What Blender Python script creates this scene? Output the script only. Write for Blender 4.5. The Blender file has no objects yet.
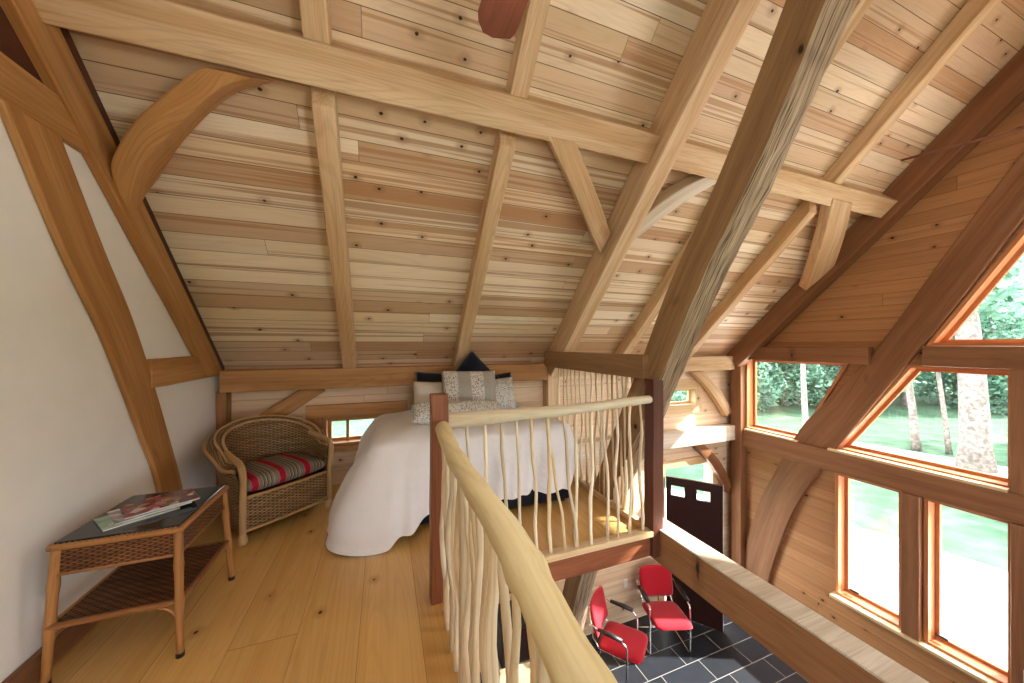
import bpy, bmesh, math, random
from mathutils import Vector, Matrix
from mathutils.geometry import tessellate_polygon
R = math.radians
rng = random.Random(7)
scene = bpy.context.scene
COL = scene.collection

# ------------------------------------------------------------------ helpers
def link(o, parent=None):
    COL.objects.link(o)
    if parent is not None:
        o.parent = parent
        o.matrix_parent_inverse = parent.matrix_basis.inverted() if False else Matrix.Identity(4)
    return o

def tag(o, label=None, cat=None, group=None, kind=None):
    if label: o['label'] = label
    if cat: o['category'] = cat
    if group: o['group'] = group
    if kind: o['kind'] = kind
    return o

def empty(name, loc, rz=0.0, label=None, cat=None, group=None):
    o = bpy.data.objects.new(name, None)
    o.empty_display_size = .05
    COL.objects.link(o)
    o.location = loc
    o.rotation_euler = (0, 0, rz)
    return tag(o, label, cat, group)

class MB:
    """verts + faces + per vertex wood coordinate"""
    def __init__(s):
        s.v = []; s.f = []; s.w = []; s.m = []
    def vert(s, p, w=None):
        s.v.append(Vector(p)); s.w.append(Vector(w) if w is not None else Vector(p)); return len(s.v) - 1
    def face(s, idx, m=0):
        s.f.append(idx); s.m.append(m)
    def box(s, c, d, rot=None, m=0, off=None):
        c = Vector(c); off = Vector(off) if off is not None else Vector((rng.uniform(0, 9), rng.uniform(0, 9), rng.uniform(0, 9)))
        ids = []
        for x in (-1, 1):
            for y in (-1, 1):
                for z in (-1, 1):
                    l = Vector((x*d[0]/2, y*d[1]/2, z*d[2]/2))
                    p = (rot @ l if rot else l) + c
                    ids.append(s.vert(p, l + off))
        for q in ((0,1,3,2),(4,6,7,5),(0,4,5,1),(2,3,7,6),(0,2,6,4),(1,5,7,3)):
            s.face([ids[k] for k in q], m)
    def tube(s, pts, rad, seg=10, cap=True, m=0, closed=False, squash=1.0):
        pts = [Vector(p) for p in pts]
        n = len(pts)
        if not hasattr(rad, '__len__'): rad = [rad]*n
        off = Vector((rng.uniform(0, 9), rng.uniform(0, 9), rng.uniform(0, 9)))
        prev = None; L = 0; rings = []
        for i, p in enumerate(pts):
            if closed: t = pts[(i+1) % n] - pts[i-1]
            else: t = pts[min(i+1, n-1)] - pts[max(i-1, 0)]
            t.normalize()
            if prev is None:
                a = Vector((0, 0, 1)) if abs(t.z) < .9 else Vector((1, 0, 0))
                prev = (a - t*a.dot(t)).normalized()
            else:
                prev = (prev - t*prev.dot(t)).normalized()
            b = t.cross(prev)
            if i: L += (p - pts[i-1]).length
            ring = []
            for k in range(seg):
                an = 2*math.pi*k/seg
                l = prev*math.cos(an)*rad[i]*squash + b*math.sin(an)*rad[i]
                ring.append(s.vert(p + l, Vector((L, math.cos(an)*rad[i], math.sin(an)*rad[i])) + off))
            rings.append(ring)
        for i in range(n if closed else n-1):
            a, b2 = rings[i], rings[(i+1) % n]
            for k in range(seg):
                s.face([a[k], a[(k+1) % seg], b2[(k+1) % seg], b2[k]], m)
        if cap and not closed:
            s.face(rings[0][::-1], m); s.face(rings[-1], m)
    def build(s, name, mat, parent=None, smooth=False, loc=None, bev=0.0, sub=0, solid=0.0):
        me = bpy.data.meshes.new(name)
        o = bpy.data.objects.new(name, me)
        vs = s.v
        if loc is not None:
            l = Vector(loc); vs = [v - l for v in vs]
        me.from_pydata([tuple(v) for v in vs], [], s.f)
        at = me.attributes.new('wc', 'FLOAT_VECTOR', 'POINT')
        at.data.foreach_set('vector', [c for w in s.w for c in w])
        mats = mat if isinstance(mat, (list, tuple)) else [mat]
        for q in mats: me.materials.append(q)
        if len(mats) > 1: me.polygons.foreach_set('material_index', s.m)
        bm = bmesh.new(); bm.from_mesh(me)
        bmesh.ops.recalc_face_normals(bm, faces=bm.faces)
        bm.to_mesh(me); bm.free()
        if smooth:
            me.polygons.foreach_set('use_smooth', [True]*len(me.polygons))
        me.update()
        if solid:
            md = o.modifiers.new('sol', 'SOLIDIFY'); md.thickness = solid; md.offset = -1
        if sub:
            md = o.modifiers.new('sub', 'SUBSURF'); md.levels = sub; md.render_levels = sub
        if bev:
            md = o.modifiers.new('bev', 'BEVEL'); md.width = bev; md.segments = 2; md.limit_method = 'ANGLE'; md.angle_limit = R(40)
        COL.objects.link(o)
        if loc is not None: o.location = loc
        if parent is not None: o.parent = parent
        return o

def frame_of(p0, p1, up):
    x = (Vector(p1) - Vector(p0)).normalized()
    z = Vector(up); z = (z - x*z.dot(x)).normalized()
    return x, z.cross(x), z

def beam(name, p0, p1, w, h, mat, label=None, cat='beam', up=(0, 0, 1), c0=0.0, c1=0.0, parent=None, group=None, bev=.008, kind=None, seg=6):
    """timber from p0 to p1, w across and h along up; slightly irregular, cut slopes c0 / c1"""
    p0 = Vector(p0); p1 = Vector(p1); x, y, z = frame_of(p0, p1, up)
    L = (p1 - p0).length
    mb = MB(); off = Vector((rng.uniform(0, 30), rng.uniform(0, 30), rng.uniform(0, 30)))
    rings = []
    for i in range(seg+1):
        t = i/seg; ring = []
        jy, jz = (rng.uniform(-.0025, .0025), rng.uniform(-.0025, .0025)) if 0 < i < seg else (0, 0)
        for sy, sz in ((-1, -1), (1, -1), (1, 1), (-1, 1)):
            ly, lz = sy*w/2 + jy, sz*h/2 + jz
            lx = t*L + (c0*lz)*(1-t) + (c1*lz)*t
            ring.append(mb.vert(p0 + x*lx + y*ly + z*lz, Vector((lx, ly, lz)) + off))
        rings.append(ring)
    for a, b in zip(rings, rings[1:]):
        for k in range(4): mb.face([a[k], a[(k+1) % 4], b[(k+1) % 4], b[k]])
    mb.face(rings[0][::-1]); mb.face(rings[-1])
    o = mb.build(name, mat, parent, loc=None if parent else tuple(p0), bev=bev)
    return tag(o, label, cat if parent is None else None, group, kind)

def catmull(pts, n):
    pts = [Vector(p) for p in pts]
    P = [pts[0]*2 - pts[1]] + pts + [pts[-1]*2 - pts[-2]]
    out = []
    m = len(pts) - 1
    for i in range(n+1):
        u = i/n*m; k = min(int(u), m-1); t = u - k
        a, b, c, d = P[k], P[k+1], P[k+2], P[k+3]
        out.append(.5*((2*b) + (c-a)*t + (2*a-5*b+4*c-d)*t*t + (3*b-a-3*c+d)*t**3))
    return out

def curved(name, outer, inner, fn, d0, d1, mat, label=None, cat='beam', parent=None, n=28, rough=0.0, bev=.01, dmid=0):
    """curved timber: outline pairs (2-D) through fn(a, b, depth); rough roughens the inner face"""
    O = catmull([Vector((*p, 0)) for p in outer], n); I = catmull([Vector((*p, 0)) for p in inner], n)
    mb = MB(); off = Vector((rng.uniform(0, 30), rng.uniform(0, 30), rng.uniform(0, 30)))
    L = 0; rings = []
    nd = 4 if rough else 1
    r2 = random.Random(3)
    for i in range(n+1):
        if i: L += ((O[i]+I[i])/2 - (O[i-1]+I[i-1])/2).length
        ac = (O[i]-I[i]).length
        dirn = (I[i]-O[i]).normalized()
        ring = []
        for k in range(nd+1):
            d = d0 + (d1-d0)*k/nd
            ring.append(mb.vert(fn(O[i].x, O[i].y, d), Vector((L, ac, d-d0)) + off))
        for k in range(nd, -1, -1):
            d = d0 + (d1-d0)*k/nd
            q = I[i].copy()
            if rough and 0 < i < n:
                q += dirn*(r2.uniform(-1, 1)*rough - (rough*1.2 if k in (0, nd) else -rough))
            ring.append(mb.vert(fn(q.x, q.y, d), Vector((L, 0, d-d0)) + off))
        rings.append(ring)
    m = len(rings[0])
    for a, b in zip(rings, rings[1:]):
        for k in range(m):
            mi = 1 if (rough and nd+1 <= k < m-1) else 0
            mb.face([a[k], a[(k+1) % m], b[(k+1) % m], b[k]], mi)
    mb.face(rings[0][::-1]); mb.face(rings[-1])
    o = mb.build(name, mat, parent, bev=0 if rough else bev)
    return tag(o, label, cat if parent is None else None)

def slab(name, outer, holes, fn, d0, d1, mat, kind='structure', parent=None, wcf=None):
    """flat polygon with holes, extruded from depth d0 to d1"""
    loops = [[Vector((*p, 0)) for p in outer]] + [[Vector((*p, 0)) for p in h] for h in holes]
    tris = tessellate_polygon(loops)
    flat = [p for l in loops for p in l]
    mb = MB(); N = len(flat)
    for d in (d0, d1):
        for p in flat:
            mb.vert(fn(p.x, p.y, d), (wcf(p.x, p.y, d) if wcf else (p.x, p.y, d)))
    for t in tris:
        mb.face(list(t)); mb.face([q+N for q in t][::-1])
    k = 0
    for l in loops:
        n = len(l)
        for i in range(n):
            a, b = k+i, k+(i+1) % n
            mb.face([a, b, b+N, a+N])
        k += n
    o = mb.build(name, mat, parent)
    if kind and parent is None: o['kind'] = kind
    return o

def wood_tube_path(p0, p1, n, wob, seed):
    r = random.Random(seed)
    p0 = Vector(p0); p1 = Vector(p1); out = []
    a, b = r.uniform(0, 6.28), r.uniform(0, 6.28); f = r.uniform(.7, 1.6)
    for i in range(n+1):
        t = i/n; e = math.sin(math.pi*t)**.6
        out.append(p0.lerp(p1, t) + Vector((math.sin(a+t*6.28*f), math.cos(b+t*6.28*f*.8), 0))*wob*e + Vector((r.uniform(-1, 1), r.uniform(-1, 1), 0))*wob*.3*e)
    return out

def copy_tree(o, parent=None):
    c = o.copy(); COL.objects.link(c)
    if parent is not None: c.parent = parent
    for ch in list(o.children): copy_tree(ch, c)
    return c

# ------------------------------------------------------------------ materials
class NT:
    def __init__(s, name):
        s.m = bpy.data.materials.new(name); s.m.use_nodes = True
        s.t = s.m.node_tree; s.n = s.t.nodes
        s.b = s.n['Principled BSDF']; s.out = s.n['Material Output']
    def add(s, typ, **kw):
        nd = s.n.new(typ)
        for k, v in kw.items():
            if k.startswith('_'): nd.inputs[k[1:]].default_value = v
            else: setattr(nd, k, v)
        return nd
    def L(s, a, b): s.t.links.new(a, b)
    def math(s, op, a, b=None, c=None, clamp=False):
        nd = s.n.new('ShaderNodeMath'); nd.operation = op; nd.use_clamp = clamp
        for i, x in enumerate((a, b, c)):
            if x is None: continue
            if isinstance(x, (int, float)): nd.inputs[i].default_value = x
            else: s.L(x, nd.inputs[i])
        return nd.outputs[0]
    def vmath(s, op, a, b):
        nd = s.n.new('ShaderNodeVectorMath'); nd.operation = op
        for i, x in enumerate((a, b)):
            if isinstance(x, (tuple, list)): nd.inputs[i].default_value = x
            else: s.L(x, nd.inputs[i])
        return nd.outputs[0]
    def mix(s, fac, a, b, typ='MIX'):
        nd = s.n.new('ShaderNodeMix'); nd.data_type = 'RGBA'; nd.blend_type = typ
        for sock, x in ((nd.inputs['Factor'], fac), (nd.inputs['A'], a), (nd.inputs['B'], b)):
            pass
        fi = nd.inputs[0]; ai = nd.inputs[6]; bi = nd.inputs[7]
        for sock, x in ((fi, fac), (ai, a), (bi, b)):
            if isinstance(x, (int, float)): sock.default_value = x
            elif isinstance(x, (tuple, list)): sock.default_value = (*x[:3], 1)
            else: s.L(x, sock)
        return nd.outputs[2]
    def noise(s, vec, scale=1.0, detail=2.0, rough=.5, dist=0.0):
        nd = s.add('ShaderNodeTexNoise'); nd.inputs['Scale'].default_value = scale
        nd.inputs['Detail'].default_value = detail; nd.inputs['Roughness'].default_value = rough
        nd.inputs['Distortion'].default_value = dist
        s.L(vec, nd.inputs['Vector']); return nd.outputs['Fac']
    def smooth(s, x, lo, hi, to0=0.0, to1=1.0):
        nd = s.add('ShaderNodeMapRange'); nd.interpolation_type = 'SMOOTHSTEP'
        nd.inputs[1].default_value = lo; nd.inputs[2].default_value = hi
        nd.inputs[3].default_value = to0; nd.inputs[4].default_value = to1
        s.L(x, nd.inputs[0]); return nd.outputs[0]
    def ramp(s, x, stops):
        nd = s.add('ShaderNodeValToRGB'); cr = nd.color_ramp
        while len(cr.elements) < len(stops): cr.elements.new(.5)
        for e, (p, c) in zip(cr.elements, stops):
            e.position = p; e.color = (*c, 1)
        s.L(x, nd.inputs[0]); return nd.outputs[0]
    def wc(s):
        nd = s.add('ShaderNodeAttribute'); nd.attribute_name = 'wc'; return nd.outputs['Vector']
    def bump(s, h, st=.3, dist=.01):
        nd = s.add('ShaderNodeBump'); nd.inputs['Strength'].default_value = st; nd.inputs['Distance'].default_value = dist
        s.L(h, nd.inputs['Height']); s.L(nd.outputs[0], s.b.inputs['Normal'])
    def col(s, c):
        if isinstance(c, (tuple, list)): s.b.inputs['Base Color'].default_value = (*c, 1)
        else: s.L(c, s.b.inputs['Base Color'])
    def set(s, **kw):
        for k, v in kw.items():
            s.b.inputs[k.replace('_', ' ')].default_value = v
        return s

def hexc(h):
    h = h.lstrip('#'); v = [int(h[i:i+2], 16)/255 for i in (0, 2, 4)]
    return tuple(x/12.92 if x <= .04045 else ((x+.055)/1.055)**2.4 for x in v)

def wood(name, light, mid, dark, knot=.5, rough=.55, tint=.25, plank=None, plank_cols=None, knotcol=None, fine=.12, streak=1.0, srange=(.32, .68), cmix=.92, ringamt=.16, kr=(.035, .075), spec=.3, seam=.25, seamw=.02):
    """pine timber along wc.x; plank=(width, length) splits wc.y into boards"""
    m = NT(name); w = m.wc()
    oi = m.add('ShaderNodeObjectInfo')
    offv = m.add('ShaderNodeCombineXYZ')
    m.L(m.math('MULTIPLY', oi.outputs['Random'], 37.0), offv.inputs[0])
    m.L(m.math('MULTIPLY', oi.outputs['Random'], 13.0), offv.inputs[2])
    seamf = None
    if plank:
        sx = m.add('ShaderNodeSeparateXYZ'); m.L(w, sx.inputs[0])
        rowf = m.math('DIVIDE', sx.outputs[1], plank[0])
        row = m.math('FLOOR', rowf)
        wn = m.add('ShaderNodeTexWhiteNoise'); wn.noise_dimensions = '1D'; m.L(row, wn.inputs['W'])
        colf = m.math('ADD', m.math('DIVIDE', sx.outputs[0], plank[1]), m.math('MULTIPLY', wn.outputs['Value'], 7.3))
        colr = m.math('FLOOR', colf)
        wn2 = m.add('ShaderNodeTexWhiteNoise'); wn2.noise_dimensions = '2D'
        cx = m.add('ShaderNodeCombineXYZ'); m.L(row, cx.inputs[0]); m.L(colr, cx.inputs[1]); m.L(cx.outputs[0], wn2.inputs['Vector'])
        rnd = wn2.outputs['Value']
        fr = m.math('FRACT', rowf); e1 = m.math('MINIMUM', fr, m.math('SUBTRACT', 1.0, fr))
        s1 = m.smooth(e1, 0.0, seamw, 0.0, 1.0)
        fc = m.math('FRACT', colf); e2 = m.math('MINIMUM', fc, m.math('SUBTRACT', 1.0, fc))
        s2 = m.smooth(e2, 0.0, .0018/plank[1]*1.2, 0.0, 1.0)
        seamf = m.math('MULTIPLY', s1, s2)
        ro = m.add('ShaderNodeCombineXYZ'); m.L(m.math('MULTIPLY', rnd, 31.0), ro.inputs[0]); m.L(m.math('MULTIPLY', rnd, 53.0), ro.inputs[2])
        w2 = m.vmath('ADD', w, ro.outputs[0])
    else:
        rnd = oi.outputs['Random']
        w2 = m.vmath('ADD', w, offv.outputs[0])
    n1 = m.noise(m.vmath('MULTIPLY', w2, (.16, 17, 8) if plank else (.45, 9, 9)), 1.0, 3, .6, .25)
    n3 = m.noise(m.vmath('MULTIPLY', w2, (.3, 4.6, 4.6)), 1.0, 1, .5, .15)
    rings = m.math('SINE', m.math('MULTIPLY', n3, 150.0))
    nf = m.noise(m.vmath('MULTIPLY', w2, (3, 110, 110)), 1.0, 2)
    f1 = m.smooth(n1, *srange)
    f1 = m.math('MULTIPLY', f1, streak, clamp=True)
    c = m.mix(f1, light, mid)
    if plank_cols:
        c2 = m.ramp(rnd, plank_cols)
        c = m.mix(m.math('MULTIPLY', m.math('SUBTRACT', 1.0, m.math('MULTIPLY', f1, .75)), cmix), c, c2)
    rf = m.math('MULTIPLY', m.smooth(rings, .3, 1.0), ringamt)
    c = m.mix(rf, c, dark)
    c = m.mix(m.math('MULTIPLY', m.smooth(nf, .45, .7), fine*2), c, dark)
    if tint:
        hv = m.add('ShaderNodeHueSaturation'); m.L(c, hv.inputs['Color'])
        m.L(m.math('ADD', 1.0 - tint/2, m.math('MULTIPLY', rnd, tint)), hv.inputs['Value'])
        c = hv.outputs[0]
    if knot > 0:
        vo = m.add('ShaderNodeTexVoronoi'); vo.inputs['Scale'].default_value = 1.0
        if plank: vo.voronoi_dimensions = '2D'
        wob = m.add('ShaderNodeTexNoise'); wob.inputs['Scale'].default_value = 25
        m.L(w2, wob.inputs['Vector'])
        m.L(m.vmath('MULTIPLY', w2, (3.0, 3.9, 0) if plank else (2.7, 2.9, .6)), vo.inputs['Vector'])
        d = m.math('ADD', vo.outputs['Distance'], m.math('MULTIPLY', m.math('SUBTRACT', wob.outputs['Fac'], .5), .05))
        sepc = m.add('ShaderNodeSeparateColor'); m.L(vo.outputs['Color'], sepc.inputs[0])
        keep = m.smooth(sepc.outputs[0], 1-knot-.02, 1-knot)
        kn = m.math('MULTIPLY', m.smooth(d, kr[0], kr[1], 1, 0), keep)
        halo = m.math('MULTIPLY', m.smooth(d, .05, .2, .38, 0), keep)
        c = m.mix(halo, c, dark)
        c = m.mix(kn, c, knotcol or tuple(x*.16 for x in dark))
    if seamf is not None:
        c = m.mix(m.math('SUBTRACT', 1.0, seamf), c, tuple(x*seam for x in dark))
        h = m.math('ADD', m.math('MULTIPLY', seamf, 1.0), m.math('MULTIPLY', nf, .03))
        m.bump(h, .5, .004)
    else:
        m.bump(m.math('ADD', m.math('MULTIPLY', n1, .5), nf), .18, .003)
    m.col(c); m.set(Roughness=rough, Specular_IOR_Level=spec)
    return m.m

def plain(name, c, rough=.5, metal=0.0, spec=.5, noise=0.0, nscale=60, bump=0.0, coord='wc', sheen=0.0):
    m = NT(name)
    if noise or bump:
        w = m.wc()
        n = m.noise(w, nscale, 3)
        if noise:
            m.col(m.mix(m.smooth(n, .3, .7), tuple(x*(1-noise) for x in c), tuple(min(1, x*(1+noise*.5)) for x in c)))
        else: m.col(c)
        if bump: m.bump(n, bump, .004)
    else: m.col(c)
    m.set(Roughness=rough, Metallic=metal, Specular_IOR_Level=spec)
    if sheen: m.set(Sheen_Weight=sheen)
    return m.m

M = {}
M['ceil'] = wood('pine_ceiling_boards', hexc('f0e0c8'), hexc('b58a63'), hexc('8e6443'), knot=.42, kr=(.025, .045), rough=.5, tint=.16, plank=(.135, 9.0), streak=1.0, srange=(.50, .60), cmix=.95, fine=.05, seam=.3, seamw=.025, ringamt=.06,
    plank_cols=[(0, hexc('f4e8d4')), (.22, hexc('e0c7a4')), (.36, hexc('c39d78')), (.5, hexc('f0e2cb')), (.66, hexc('b98f69')), (.76, hexc('e8d3b5')), (1, hexc('f6ecda'))])
M['wallb'] = wood('pine_wall_boards', hexc('ead8c0'), hexc('d2b08c'), hexc('a67a54'), knot=.4, kr=(.03, .055), rough=.5, tint=.12, plank=(.19, 6.2), seam=.4, seamw=.012, fine=.05, ringamt=.1,
    plank_cols=[(0, hexc('eddcc6')), (.4, hexc('dcc09c')), (.7, hexc('e6d2b6')), (1, hexc('d0ae8a'))])
M['gable'] = wood('cedar_gable_boards', hexc('bb8c62'), hexc('9c6c48'), hexc('70472e'), knot=.5, kr=(.03, .06), rough=.5, tint=.14, plank=(.14, 4.4), seam=.4, seamw=.02, fine=.05, ringamt=.1,
    plank_cols=[(0, hexc('be9066')), (.4, hexc('9f704a')), (.7, hexc('b2845a')), (1, hexc('8c603e'))])
M['floor'] = wood('honey_pine_floor', hexc('e2ba78'), hexc('d2a45c'), hexc('a0723c'), knot=.16, kr=(.02, .05), knotcol=hexc('6b4222'), rough=.25, tint=.08, plank=(.30, 4.6), seam=.6, seamw=.005, fine=.04, spec=.5, ringamt=.10,
    plank_cols=[(0, hexc('e3bb7a')), (.5, hexc('d8aa64')), (1, hexc('deb470'))])
M['pine'] = wood('pine_timber', hexc('e0c7a4'), hexc('caa67c'), hexc('926742'), knot=.5, kr=(.03, .06), rough=.55, tint=.08)
M['honey'] = wood('honey_timber', hexc('be8f5b'), hexc('a67543'), hexc('734c2b'), knot=.45, kr=(.03, .06), rough=.5, tint=.08)
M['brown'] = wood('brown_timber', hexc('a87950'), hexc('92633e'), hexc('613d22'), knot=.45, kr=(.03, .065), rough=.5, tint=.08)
M['red'] = wood('red_fir_timber', hexc('93684a'), hexc('7d5337'), hexc('523320'), knot=.3, kr=(.03, .06), rough=.45, tint=.06, ringamt=.1)
M['grey'] = wood('weathered_timber', hexc('a98861'), hexc('8f6f4e'), hexc('58412c'), knot=.3, rough=.65, tint=.05, ringamt=.1)
M['barkface'] = wood('waney_edge', hexc('c2ad95'), hexc('8d745c'), hexc('2f231b'), knot=.1, rough=.8, tint=0, fine=.45)
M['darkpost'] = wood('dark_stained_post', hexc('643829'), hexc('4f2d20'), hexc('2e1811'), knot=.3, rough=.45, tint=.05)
M['redpost'] = wood('red_stained_post', hexc('935a3c'), hexc('7c462c'), hexc('4e2818'), knot=.3, rough=.45, tint=.05)
M['whitewood'] = wood('pale_timber', hexc('dcd2c2'), hexc('c4b49c'), hexc('8e7a60'), knot=.5, kr=(.03, .06), rough=.6, tint=.05, ringamt=.12)  # pale tone; on beam top and girt it puts window light into the colour
M['log'] = wood('peeled_log', hexc('efe2b6'), hexc('dec992'), hexc('9c8150'), knot=.6, kr=(.03, .06), rough=.42, tint=.05, fine=.06)
M['palelog'] = wood('pale_peeled_log', hexc('e4dcc8'), hexc('d4c6a8'), hexc('94794f'), knot=.5, kr=(.03, .06), rough=.45, tint=.05, fine=.05)
M['stick'] = wood('peeled_stick', hexc('f0e7d0'), hexc('d8c199'), hexc('8a6238'), knot=.5, kr=(.03, .06), rough=.45, tint=.35, fine=.06)
M['palewood'] = wood('pale_pine_trim', hexc('dec6a0'), hexc('ceae82'), hexc('a07a4c'), knot=.2, rough=.5, tint=.08, ringamt=.1)
M['winwood'] = wood('orange_window_wood', hexc('c98c62'), hexc('b06f46'), hexc('804628'), knot=0, rough=.35, tint=.05, ringamt=.08)
M['plaster'] = plain('white_plaster', hexc('ecebe9'), .9, 0, .2, .02, 6, .04)
M['black'] = plain('black_plastic', (.012, .012, .013), .4)
M['chrome'] = plain('chrome_tube', (.8, .8, .82), .16, 1.0)
M['navy'] = plain('navy_fabric', hexc('0e1120'), .85, 0, .2, .3, 180, .1, sheen=.2)
M['redfab'] = plain('red_upholstery', hexc('b0172a'), .85, 0, .2, .15, 220, .15, sheen=.2)
M['doorm'] = plain('dark_mahogany', hexc('2c120e'), .35, 0, .4, .2, 12)
M['white'] = plain('white_paint', (.8, .79, .77), .5)
M['fanblade'] = wood('reddish_fan_wood', hexc('7d4a36'), hexc('693c2a'), hexc('452318'), knot=0, rough=.35, tint=0)
M['bronze'] = plain('dark_bronze', hexc('3a2418'), .35, .8)

def mk_glass():
    m = NT('window_glass'); n = m.n
    tr = m.add('ShaderNodeBsdfTransparent'); gl = m.add('ShaderNodeBsdfGlossy'); gl.inputs['Roughness'].default_value = .02
    mx = m.add('ShaderNodeMixShader'); mx.inputs[0].default_value = .05
    m.L(tr.outputs[0], mx.inputs[1]); m.L(gl.outputs[0], mx.inputs[2]); m.L(mx.outputs[0], m.out.inputs['Surface'])
    return m.m
M['glass'] = mk_glass()

def mk_fill_bowl():
    m = NT('fill_glow_glass'); m.col((.85, .8, .7)); m.b.inputs['Emission Color'].default_value = (1, .9, .75, 1); m.b.inputs['Emission Strength'].default_value = 1.0
    return m.m
M['fill_bowl'] = mk_fill_bowl()
def mk_tile():
    m = NT('charcoal_floor_tile'); w = m.wc()
    sx = m.add('ShaderNodeSeparateXYZ'); m.L(w, sx.inputs[0])
    rf = m.math('DIVIDE', sx.outputs[1], .275); row = m.math('FLOOR', rf)
    cf = m.math('ADD', m.math('DIVIDE', sx.outputs[0], .61), m.math('MULTIPLY', row, .315)); colr = m.math('FLOOR', cf)
    a = m.math('FRACT', rf); b = m.math('FRACT', cf)
    e1 = m.math('MULTIPLY', m.math('MINIMUM', a, m.math('SUBTRACT', 1, a)), .275)
    e2 = m.math('MULTIPLY', m.math('MINIMUM', b, m.math('SUBTRACT', 1, b)), .61)
    e = m.math('MINIMUM', e1, e2); s = m.smooth(e, .003, .005)
    wn = m.add('ShaderNodeTexWhiteNoise'); wn.noise_dimensions = '2D'
    cx = m.add('ShaderNodeCombineXYZ'); m.L(row, cx.inputs[0]); m.L(colr, cx.inputs[1]); m.L(cx.outputs[0], wn.inputs['Vector'])
    n = m.noise(w, 7, 4)
    tile = m.mix(m.math('ADD', m.math('MULTIPLY', wn.outputs['Value'], .5), m.math('MULTIPLY', n, .5)), hexc('14171c'), hexc('2a2f37'))
    m.col(m.mix(s, hexc('8f8e89'), tile)); m.set(Roughness=.38); m.bump(m.math('ADD', s, m.math('MULTIPLY', n, .2)), .3, .003)
    return m.m
M['tile'] = mk_tile()

def mk_wicker(name, c1, c2, dark, su=.016, sv=.007):
    m = NT(name); w = m.wc()
    sx = m.add('ShaderNodeSeparateXYZ'); m.L(w, sx.inputs[0])
    u = m.math('DIVIDE', sx.outputs[0], su); v = m.math('DIVIDE', sx.outputs[1], sv)
    su_ = m.math('SINE', m.math('MULTIPLY', u, math.pi)); sv_ = m.math('ABSOLUTE', m.math('SINE', m.math('MULTIPLY', v, math.pi)))
    par = m.math('MULTIPLY', m.math('SUBTRACT', m.math('MODULO', m.math('ABSOLUTE', m.math('FLOOR', v)), 2.0), .5), 2.0)
    over = m.math('MULTIPLY', su_, par)
    h = m.math('MULTIPLY', sv_, m.math('ADD', .6, m.math('MULTIPLY', over, .4)))
    n = m.noise(m.vmath('MULTIPLY', w, (6, 40, 6)), 1.0, 3)
    c = m.mix(m.smooth(n, .3, .7), c1, c2)
    c = m.mix(m.smooth(h, .08, .5, 1, 0), c, dark)
    m.col(c); m.set(Roughness=.5, Specular_IOR_Level=.3); m.bump(h, .9, .004)
    return m.m
M['wicker'] = mk_wicker('tan_wicker_weave', hexc('ae9068'), hexc('80623f'), hexc('382718'), .030, .012)
M['wickerd'] = mk_wicker('brown_wicker_weave', hexc('96623a'), hexc('643c22'), hexc('2a160c'), .02, .009)
M['rattan'] = wood('wrapped_rattan_pole', hexc('d2b286'), hexc('b08c5e'), hexc('6c4c2c'), knot=0, rough=.4, tint=.1)
M['rattand'] = wood('brown_rattan_pole', hexc('ac7a48'), hexc('80502a'), hexc('452710'), knot=.2, rough=.38, tint=.1)

def mk_stripes():
    m = NT('striped_cushion_fabric'); w = m.wc()
    sx = m.add('ShaderNodeSeparateXYZ'); m.L(w, sx.inputs[0])
    f = m.math('FRACT', m.math('DIVIDE', m.math('ADD', sx.outputs[0], .265), .20))
    nd = m.add('ShaderNodeValToRGB'); cr = nd.color_ramp; cr.interpolation = 'CONSTANT'
    g = hexc('776f62'); red = hexc('a01c30'); lt = hexc('b9aea0'); dk = hexc('4b463f'); pk = hexc('a8666a')
    stops = [(0, red), (.18, pk), (.21, g), (.34, lt), (.355, dk), (.40, g), (.46, lt), (.475, dk), (.52, g), (.60, lt), (.615, dk), (.66, g), (.74, lt), (.755, g), (.93, pk), (.96, red)]
    while len(cr.elements) < len(stops): cr.elements.new(.5)
    for e, (p, c) in zip(cr.elements, stops): e.position = p; e.color = (*c, 1)
    m.L(f, nd.inputs[0]); m.col(nd.outputs[0]); m.set(Roughness=.9, Specular_IOR_Level=.2)
    m.bump(m.noise(w, 300, 2), .15, .002)
    return m.m
M['stripes'] = mk_stripes()

def mk_lattice(name, bands):
    m = NT(name); w = m.wc()
    sx = m.add('ShaderNodeSeparateXYZ'); m.L(w, sx.inputs[0])
    vo = m.add('ShaderNodeTexVoronoi'); vo.inputs['Scale'].default_value = 62; vo.inputs['Randomness'].default_value = .75
    m.L(w, vo.inputs['Vector'])
    dots = m.smooth(vo.outputs['Distance'], .30, .42, 1, 0)
    if bands:
        b = m.math('SINE', m.math('MULTIPLY', sx.outputs[0], 2*math.pi/.27)); bm_ = m.smooth(b, -.15, .15)
        base = m.mix(bm_, hexc('aeaaa3'), hexc('dcdad6'))
        dd = m.math('MULTIPLY', dots, m.math('ADD', .25, m.math('MULTIPLY', bm_, .75)))
    else:
        base = hexc('d4d2ce'); dd = dots
    m.col(m.mix(dd, base, hexc('85837f'))); m.set(Roughness=.95, Specular_IOR_Level=.15)
    m.bump(m.math('ADD', dots, m.noise(w, 90, 2)), .5, .006)
    return m.m
M['lattice'] = mk_lattice('grey_white_speckled_knit', True)
M['speckle'] = mk_lattice('speckled_knit', False)

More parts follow.
